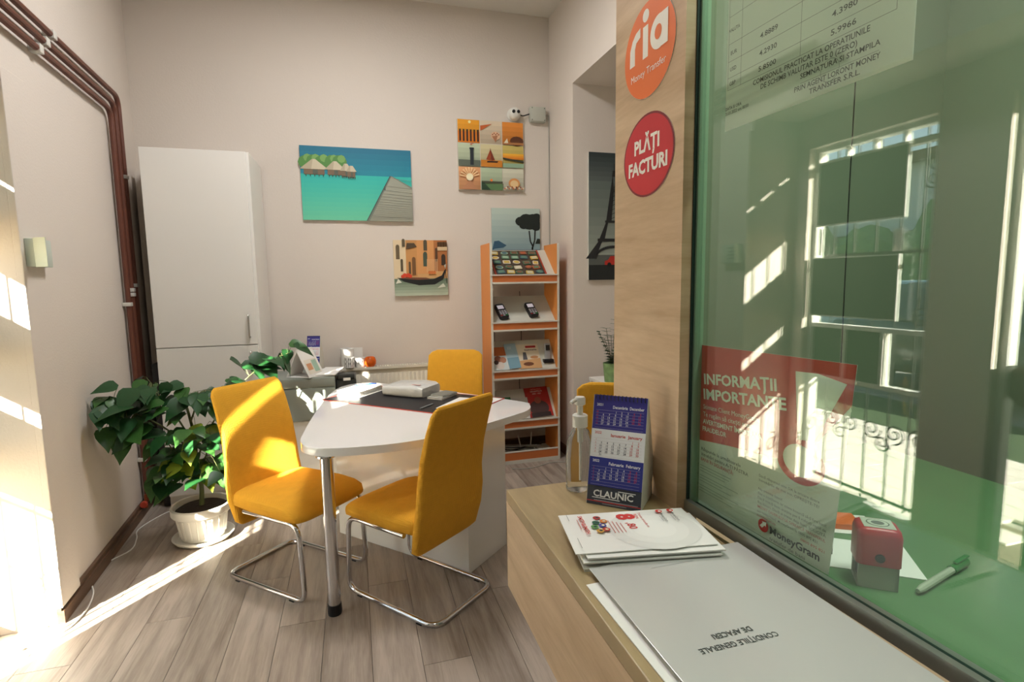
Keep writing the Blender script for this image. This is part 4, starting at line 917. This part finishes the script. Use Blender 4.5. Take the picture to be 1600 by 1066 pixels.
p = Print(.0001); p.rect(-.012, .012, .03, .10, (206, 204, 200))
for k in range(18): p.line(-.010, .034+k*.0036, .010, .034+k*.0036, .0006, (120, 90, 90))
o = p.obj('back_label', t, -.024); o.rotation_euler = (0, 0, .75)
tri_calendar('blue and white three month desk calendar beside the sanitizer bottle', (.448, .955, ZT), math.radians(-43), .106, .203, .05, 'CLAUNIC')
# flyers
FRZ = math.radians(-10)
RED = (206, 54, 48)
t = thing('flyer_stack', 'stack of white money transfer flyers with a red price', 'flyers', (.300, .703, ZT), FRZ)
rnd = random.Random(4)
for k in range(7): B().box(0, .212, 0, .13, k*.003, k*.003+.0022).obj('flyer', PAPER, t, None, (.012+rnd.uniform(-.004, .006), rnd.uniform(-.012, 0), 0), (0, 0, rnd.uniform(-.03, .02)))
top = B().box(0, .222, 0, .133, .0215, .0228).obj('flyer', PAPER, t, None)
p = Print(.00015)
for r in (.075, .055, .035):
    p.poly(circ(.145, .062, r, r*.9, 30), (226, 225, 220) if r > .06 else ((232, 231, 226) if r > .04 else (236, 235, 230)))
# the flyers read from the right-hand side: text runs down the sheet
A = -PI/2
p.text('8', .098, .122, .030, RED, .05, 'l', ang=A); p.text(',80', .106, .088, .014, RED, .02, 'l', ang=A); p.text('RON', .128, .118, .006, RED, .0, 'l', ang=A)
p.text('Trimite oriunde cu', .136, .122, .0052, RED, 0, 'l', ang=A)
for k in range(4): p.line(.078+k*.006, .10-.004*k, .078+k*.006, .055, .0012, (206, 110, 100))
fc = [(178, 52, 46), (206, 120, 46), (38, 96, 66), (70, 70, 150), (96, 150, 80), (186, 60, 44), (200, 150, 60)]
for k, (a, b_) in enumerate(((.062, .112), (.07, .098), (.056, .094), (.064, .082), (.05, .078), (.066, .066), (.055, .062))): p.disc(a, b_, .0065, None, fc[k], 14); p.disc(a+.001, b_, .0028, None, (230, 220, 180) if k % 2 else (40, 60, 60), 8)
p.text('SMITH&SMITH', .030, .118, .0075, RED, .02, 'l', .065, ang=A); p.line(.026, .105, .026, .07, .0012, (206, 120, 110))
for k, a in enumerate((.172, .192)):
    p.disc(a+.002, .118, .0058, None, RED, 14); p.disc(a+.003, .117, .0026, None, (236, 235, 230), 10); p.text('MoneyGram', a, .108, .0045, (70, 70, 72), .01, 'l', ang=A); p.line(a-.004, .100, a-.004, .078, .0007, (140, 140, 140))
p.line(.012, .125, .012, .10, .0008, (120, 120, 120)); p.line(.012, .04, .012, .008, .0008, (120, 120, 120))
o = p.obj('flyer_print', top, 0, (0, 0, .0229)); o.rotation_euler = (-PI/2, 0, 0)
# document folder
t = thing('document_folder', 'white document in a clear plastic sleeve with a printed title', 'folder', (.318, .32, ZT))
B().box(0, .245, 0, .355, 0, .006).obj('papers', PAPER, t, None)
sl = mat('plastic_sleeve', (196, 196, 192), .16); B().box(-.006, .252, -.004, .363, .0062, .0075, .0006).obj('sleeve', sl, t, None)
p = Print(.00015); p.text('CONDIȚIILE GENERALE', .145, .166, .0085, (70, 74, 70), .018, 'l', .106, ang=PI); p.text('DE AFACERI', .122, .183, .0085, (70, 74, 70), .018, 'l', .054, ang=PI)
o = p.obj('printed_title', t, 0, (0, 0, .0076)); o.rotation_euler = (-PI/2, 0, 0)
p = Print(.00015); p.line(.08, .335, .15, .335, .0007, (150, 150, 150), True); o = p.obj('fine_print', t, 0, (0, 0, .0076)); o.rotation_euler = (-PI/2, 0, 0)
tag(B().box(0, .21, 0, .297, 0, .0015).obj('paper_sheet', PAPER, None, None, (.302, .36, ZT-.0001), (0, 0, .02)), 'white sheet peeking out from under the plastic sleeve', 'paper').location.z = ZT
bpy.data.objects[t.name].location.z = ZT+.0017

# ================================================================== STICKERS ON THE POST (plane x = .557, front = -x)
def post_thing(name, lab, y, z): return thing(name, lab, 'sticker', (.5568, y, z), -PI/2)
t = post_thing('round_sticker', 'round orange sticker with white lettering high on the wooden post', .953, 1.9285)
p = Print(.0002); OR = (230, 112, 40); Wt = (244, 240, 232)
p.disc(0, 0, .091, .0865, OR, 48)
zb = -.012
p.poly([(-.070, zb), (-.050, zb), (-.050, zb+.030), (-.045, zb+.040), (-.030, zb+.045), (-.030, zb+.062), (-.047, zb+.058), (-.060, zb+.048), (-.069, zb+.032)], Wt)
p.poly([(-.020, zb), (-.001, zb), (-.001, zb+.058), (-.020, zb+.058)], Wt, False); p.poly(circ(-.010, zb+.076, .0115, .0115, 20), Wt, False)
p.poly(circ(.037, zb+.029, .030, .030, 30), Wt); p.poly([(.047, zb), (.067, zb), (.067, zb+.058), (.040, zb+.058)], Wt); p.poly(circ(.035, zb+.029, .012, .013, 20), OR)
p.text('Money Transfer', 0, -.044, .0135, Wt, .0, 'c', .125)
p.obj('sticker_print', t, -.0004); B().prism(circ(0, 0, .0915, .087, 48), 0, .0004, mat=Matrix.Rotation(PI/2, 4, 'X')).obj('backing', PAPER, t, None)
t = post_thing('round_sticker', 'round red sticker with bold white lettering on the wooden post', .952, 1.7345)
p = Print(.0002); p.disc(0, 0, .0925, .078, (128, 30, 34), 48); p.disc(0, 0, .088, .074, (200, 34, 44), 48)
p.text('PLĂȚI', -.003, .009, .026, Wt, .04, 'c', .092); p.text('FACTURI', 0, -.031, .026, Wt, .04, 'c', .142)
p.obj('sticker_print', t, -.0004); B().prism(circ(0, 0, .0925, .078, 48), 0, .0004, mat=Matrix.Rotation(PI/2, 4, 'X')).obj('backing', PAPER, t, None)

# ================================================================== PAPERS BEHIND THE GLASS  (local x along pane, z world height - 1.07)
def glass_thing(name, lab, cat): 
    t = thing(name, lab, cat, (0, 0, 0), -PI/2+GA); t.location = GM @ Vector((0, .0125, 0)); return t
t = glass_thing('rate_sheet', 'white exchange rate sheet taped high behind the glass', 'notice')
GP = mat('sheet_paper', (232, 234, 226), .7)
def translucent(m, fac):
    t = m.node_tree; b = t.nodes['Principled BSDF']; out = t.nodes['Material Output']
    tl = t.nodes.new('ShaderNodeBsdfTranslucent'); mx = t.nodes.new('ShaderNodeMixShader'); mx.inputs[0].default_value = fac
    src = b.inputs['Base Color'].links
    if src: t.links.new(src[0].from_socket, tl.inputs[0])
    else: tl.inputs[0].default_value = b.inputs['Base Color'].default_value
    t.links.new(b.outputs[0], mx.inputs[1]); t.links.new(tl.outputs[0], mx.inputs[2]); t.links.new(mx.outputs[0], out.inputs[0])
translucent(GP, .35)
x0, x1, z0, z1 = .052, .357, 1.737, 1.955
B().box(x0, x1, 0, .0006, z0, z1).obj('sheet', GP, t, None)
p = Print(.00015); K = (52, 62, 54)
def tx(s_, a, z, h, wd, al='c', bold=.012): p.text(s_, a, z, h, K, bold, al, wd)
for z in (1.9385, 1.9126, 1.871, 1.844, 1.819, 1.8005): p.line(x0+.004, z, .335, z, .0005, K)
for a in (x0+.004, .085, .200, .335): p.line(a, 1.8005, a, 1.9385, .0005, K)
tx('VALUTA', .068, 1.889, .0055, .024); tx('CUMPARARE', .142, 1.925, .006, .055); tx('(WE BUY)', .142, 1.9155, .006, .040); tx('VANZARE', .268, 1.925, .006, .05); tx('(WE SELL)', .268, 1.9155, .006, .042)
for z, c, a, b_ in ((1.853, 'EUR', '4.8889', '4.9669'), (1.828, 'USD', '4.2930', '4.3980'), (1.8055, 'GBP', '5.8500', '5.9966')):
    tx(c, .069, z, .006, .014); tx(a, .142, z, .0075, .034); tx(b_, .268, z, .0075, .036)
tx('COMISIONUL PRACTICAT LA OPERATIUNILE', .21, 1.789, .0075, .19); tx('DE SCHIMB VALUTAR ESTE 0 (ZERO)', .21, 1.7785, .0075, .158); tx('SEMNATURA SI STAMPILA', .262, 1.768, .007, .115); p.line(.205, 1.762, .318, 1.762, .0004, K)
tx('PRIN AGENT LORONT MONEY', .258, 1.753, .007, .125); tx('TRANSFER S.R.L.', .258, 1.743, .007, .075); tx('DATA SI ORA', .056, 1.768, .005, .036, 'l'); tx('21.01.2022 ora 00:00', .056, 1.7605, .005, .052, 'l')
st = circ(.252, 1.763, .014, .014, 24)
for q, e in zip(st, st[1:]+st[:1]): p.line(*q, *e, .0006, (120, 136, 126))
p.obj('printed_table', t, 0)
tag(B().tube([(.2824, .006, 1.74), (.2837, .004, 1.6), (.2872, .004, 1.12)], .0008, 5).obj('hanging_cord', BLACK, None, None, tuple(GM @ Vector((0, .0125, 0))), (0, 0, -PI/2+GA)), 'thin dark cord hanging behind the glass below the rate sheet', 'cord')
t = glass_thing('warning_poster', 'red and white fraud warning poster with a large exclamation mark', 'poster')
quad = [(-.012, 1.088), (.287, 1.090), (.312, 1.386), (.008, 1.378)]
B().prism(quad, -.0006, 0, mat=Matrix.Rotation(PI/2, 4, 'X')).obj('sheet', GP, t, None)
p = Print(.00015); R_ = (190, 44, 38); WH = (226, 230, 220)
p.poly([(.0045, 1.202), (.086, 1.2135), (.185, 1.224), (.262, 1.245), (.3075, 1.325), (.312, 1.386), (.008, 1.378)], R_)
p.poly(circ(.2315, 1.2325, .0425, .0325, 40), R_)
p.poly([(.2555, 1.262), (.262, 1.24), (.3085, 1.325), (.300, 1.3588)], WH); p.poly([(.244, 1.27), (.256, 1.265), (.3085, 1.332), (.311, 1.37), (.29, 1.362)], R_)
p.poly([(.2173, 1.3632), (.2560, 1.3655), (.300, 1.3588), (.2546, 1.2693), (.2261, 1.2649)], WH); p.disc(.231, 1.2345, .0295, .0235, WH, 36)
an = math.radians(6.5)
p.text('INFORMAȚII', .018, 1.309, .0185, WH, .03, 'l', .168, an); p.text('IMPORTANTE', .018, 1.2815, .0185, WH, .03, 'l', .188, an)
for k, (s_, b_, wd) in enumerate((('Stimate Client MoneyGram,', 0, .135), ('Te rugăm să citești acest', 0, .122), ('AVERTISMENT ÎMPOTRIVA', .02, .142), ('FRAUDELOR', .02, .062))): p.text(s_, .018, 1.2635-k*.0135, .0085, WH, b_, 'l', wd, an*.55)
G_ = (70, 84, 74)
for k, (s_, c, wd) in enumerate((('Răspunde la următoarele', G_, .10), ('întrebări pentru A-ȚI PĂSTRA', G_, .118), ('BANII ÎN SIGURANȚĂ:', R_, .084))): p.text(s_, .016, 1.186-k*.0095, .006, c, .012, 'l', wd)
rnd = random.Random(9); z = 1.158; 
while z > 1.104:
    p.disc(.009, z, .0012, None, G_, 6)
    for q in range(3): p.line(.014, z, .014+rnd.uniform(.06, .105), z, .0012, (150, 168, 152)); z -= .0052
    z -= .003
z = 1.186
for s_, c, wd in (('Dacă răspunsul este DA la oricare dintre', G_, .112), ('întrebările de mai sus, OPREȘTE-TE!', G_, .112), ('', G_, 0), ('Nu trimite banii!', G_, .048), ('Este o înșelătorie, iar cineva încearcă să-ți fure banii!', G_, .125), ('Dacă trimiți bani, aceștia pot fi ridicați rapid de', G_, .125), ('fraudatori. Dacă ai trimis deja bani, SOLICITĂ', G_, .125), ('IMEDIAT CASIERULUI SĂ OPREASCĂ TRANSFERUL', R_, .125), ('sau contactează MoneyGram la 0800 895 821.', G_, .115), ('moneygram.ro', R_, .038)):
    if s_: p.text(s_, .158, z, .0042, c, .005, 'l', wd)
    z -= .0072
p.text('0800 895 821', .283, 1.108+.012, .004, R_, .005, 'r', .04)
p.disc(.172, 1.111, .0105, None, R_, 24); p.poly([(.165, 1.1085), (.171, 1.1155), (.169, 1.117), (.1785, 1.1185), (.1775, 1.1105), (.1755, 1.1125), (.170, 1.1065)], WH)
p.text('MoneyGram', .186, 1.105, .0115, (50, 58, 56), .025, 'l', .090); p.text('transfer de bani', .186, 1.0945, .0058, (96, 110, 100), 0, 'l', .066)
p.obj('poster_print', t, 0)

# ================================================================== BOOTH DESK
ZD = 1.0685
t = thing('rubber_stamp', 'red self inking stamp on the green cashier desk', 'stamp', (.687, .545, ZD), math.radians(-38))
GR = mat('stamp_grey', (166, 172, 160), .5); SR = mat('stamp_red', (176, 34, 40), .35)
b = B().box(-.024, .024, -.02, -.016, 0, .045).box(-.024, .024, .016, .02, 0, .045).box(-.024, -.02, -.02, .02, 0, .006).box(.02, .024, -.02, .02, 0, .045); b.obj('base_frame', GR, t, None)
B().box(-.02, .02, -.016, .016, .004, .036).obj('ink_plate', mat('stamp_dark', (46, 54, 60), .5), t, None)
secs = [[Vector((x, y, z)) for x, y in rr(w_, d, .008)] for z, w_, d in ((.034, .054, .046), (.075, .054, .046), (.083, .050, .042), (.086, .042, .036))]
hd = B().loft(secs).obj('handle', SR, t, 40)
B().box(-.019, .019, -.016, .016, .0858, .0868, .0004).obj('index_window', mat('window_grey', (190, 196, 180), .3), hd, None)
p = Print(.0001); 
for r, c in ((.014, (70, 80, 70)), (.0125, (190, 196, 180)), (.008, (96, 104, 96))): p.disc(0, 0, r, r*.85, c, 24)
o = p.obj('window_print', hd, 0, (0, 0, .0869)); o.rotation_euler = (-PI/2, 0, 0)
B().tube([(0, -.0225, .046), (0, -.0245, .046)], .006, 14).obj('button', BLACK, t)
t = thing('marker_pen', 'clear barrelled pen with green cap on the cashier desk', 'pen', (.712, .502, ZD), math.atan2(.036, .146))
B().tube([(0, 0, .006), (.012, 0, .006), (.10, 0, .006)], .005, 10, rads=[.003, .005, .005]).obj('barrel', mat('pen_clear', (176, 186, 166), .2), t)
cp = B().tube([(.10, 0, .006), (.145, 0, .0065)], .0062, 12).obj('cap', mat('cap_green', (20, 120, 50), .3), t); B().box(.11, .15, -.003, .003, .013, .0155, .001).obj('clip', MATS['cap_green'], cp)
tag(B().box(0, .13, 0, .10, 0, .001).obj('paper_sheet', PAPER, None, None, (.625+.03, .60, ZD), (0, 0, math.radians(-36))), 'white paper lying behind the red stamp on the cashier desk', 'paper')
tag(B().box(0, .10, 0, .08, 0, .001).obj('paper_sheet', PAPER, None, None, (.735, .69, ZD), (0, 0, math.radians(-30))), 'white paper under the orange note pad on the cashier desk', 'paper')
tag(B().box(0, .07, 0, .05, 0, .010, .001).obj('note_pad', mat('orange_note', (226, 112, 56), .6), None, None, (.745, .70, ZD+.0012), (0, 0, math.radians(-30))), 'orange note pad on the cashier desk near the glass', 'note pad')
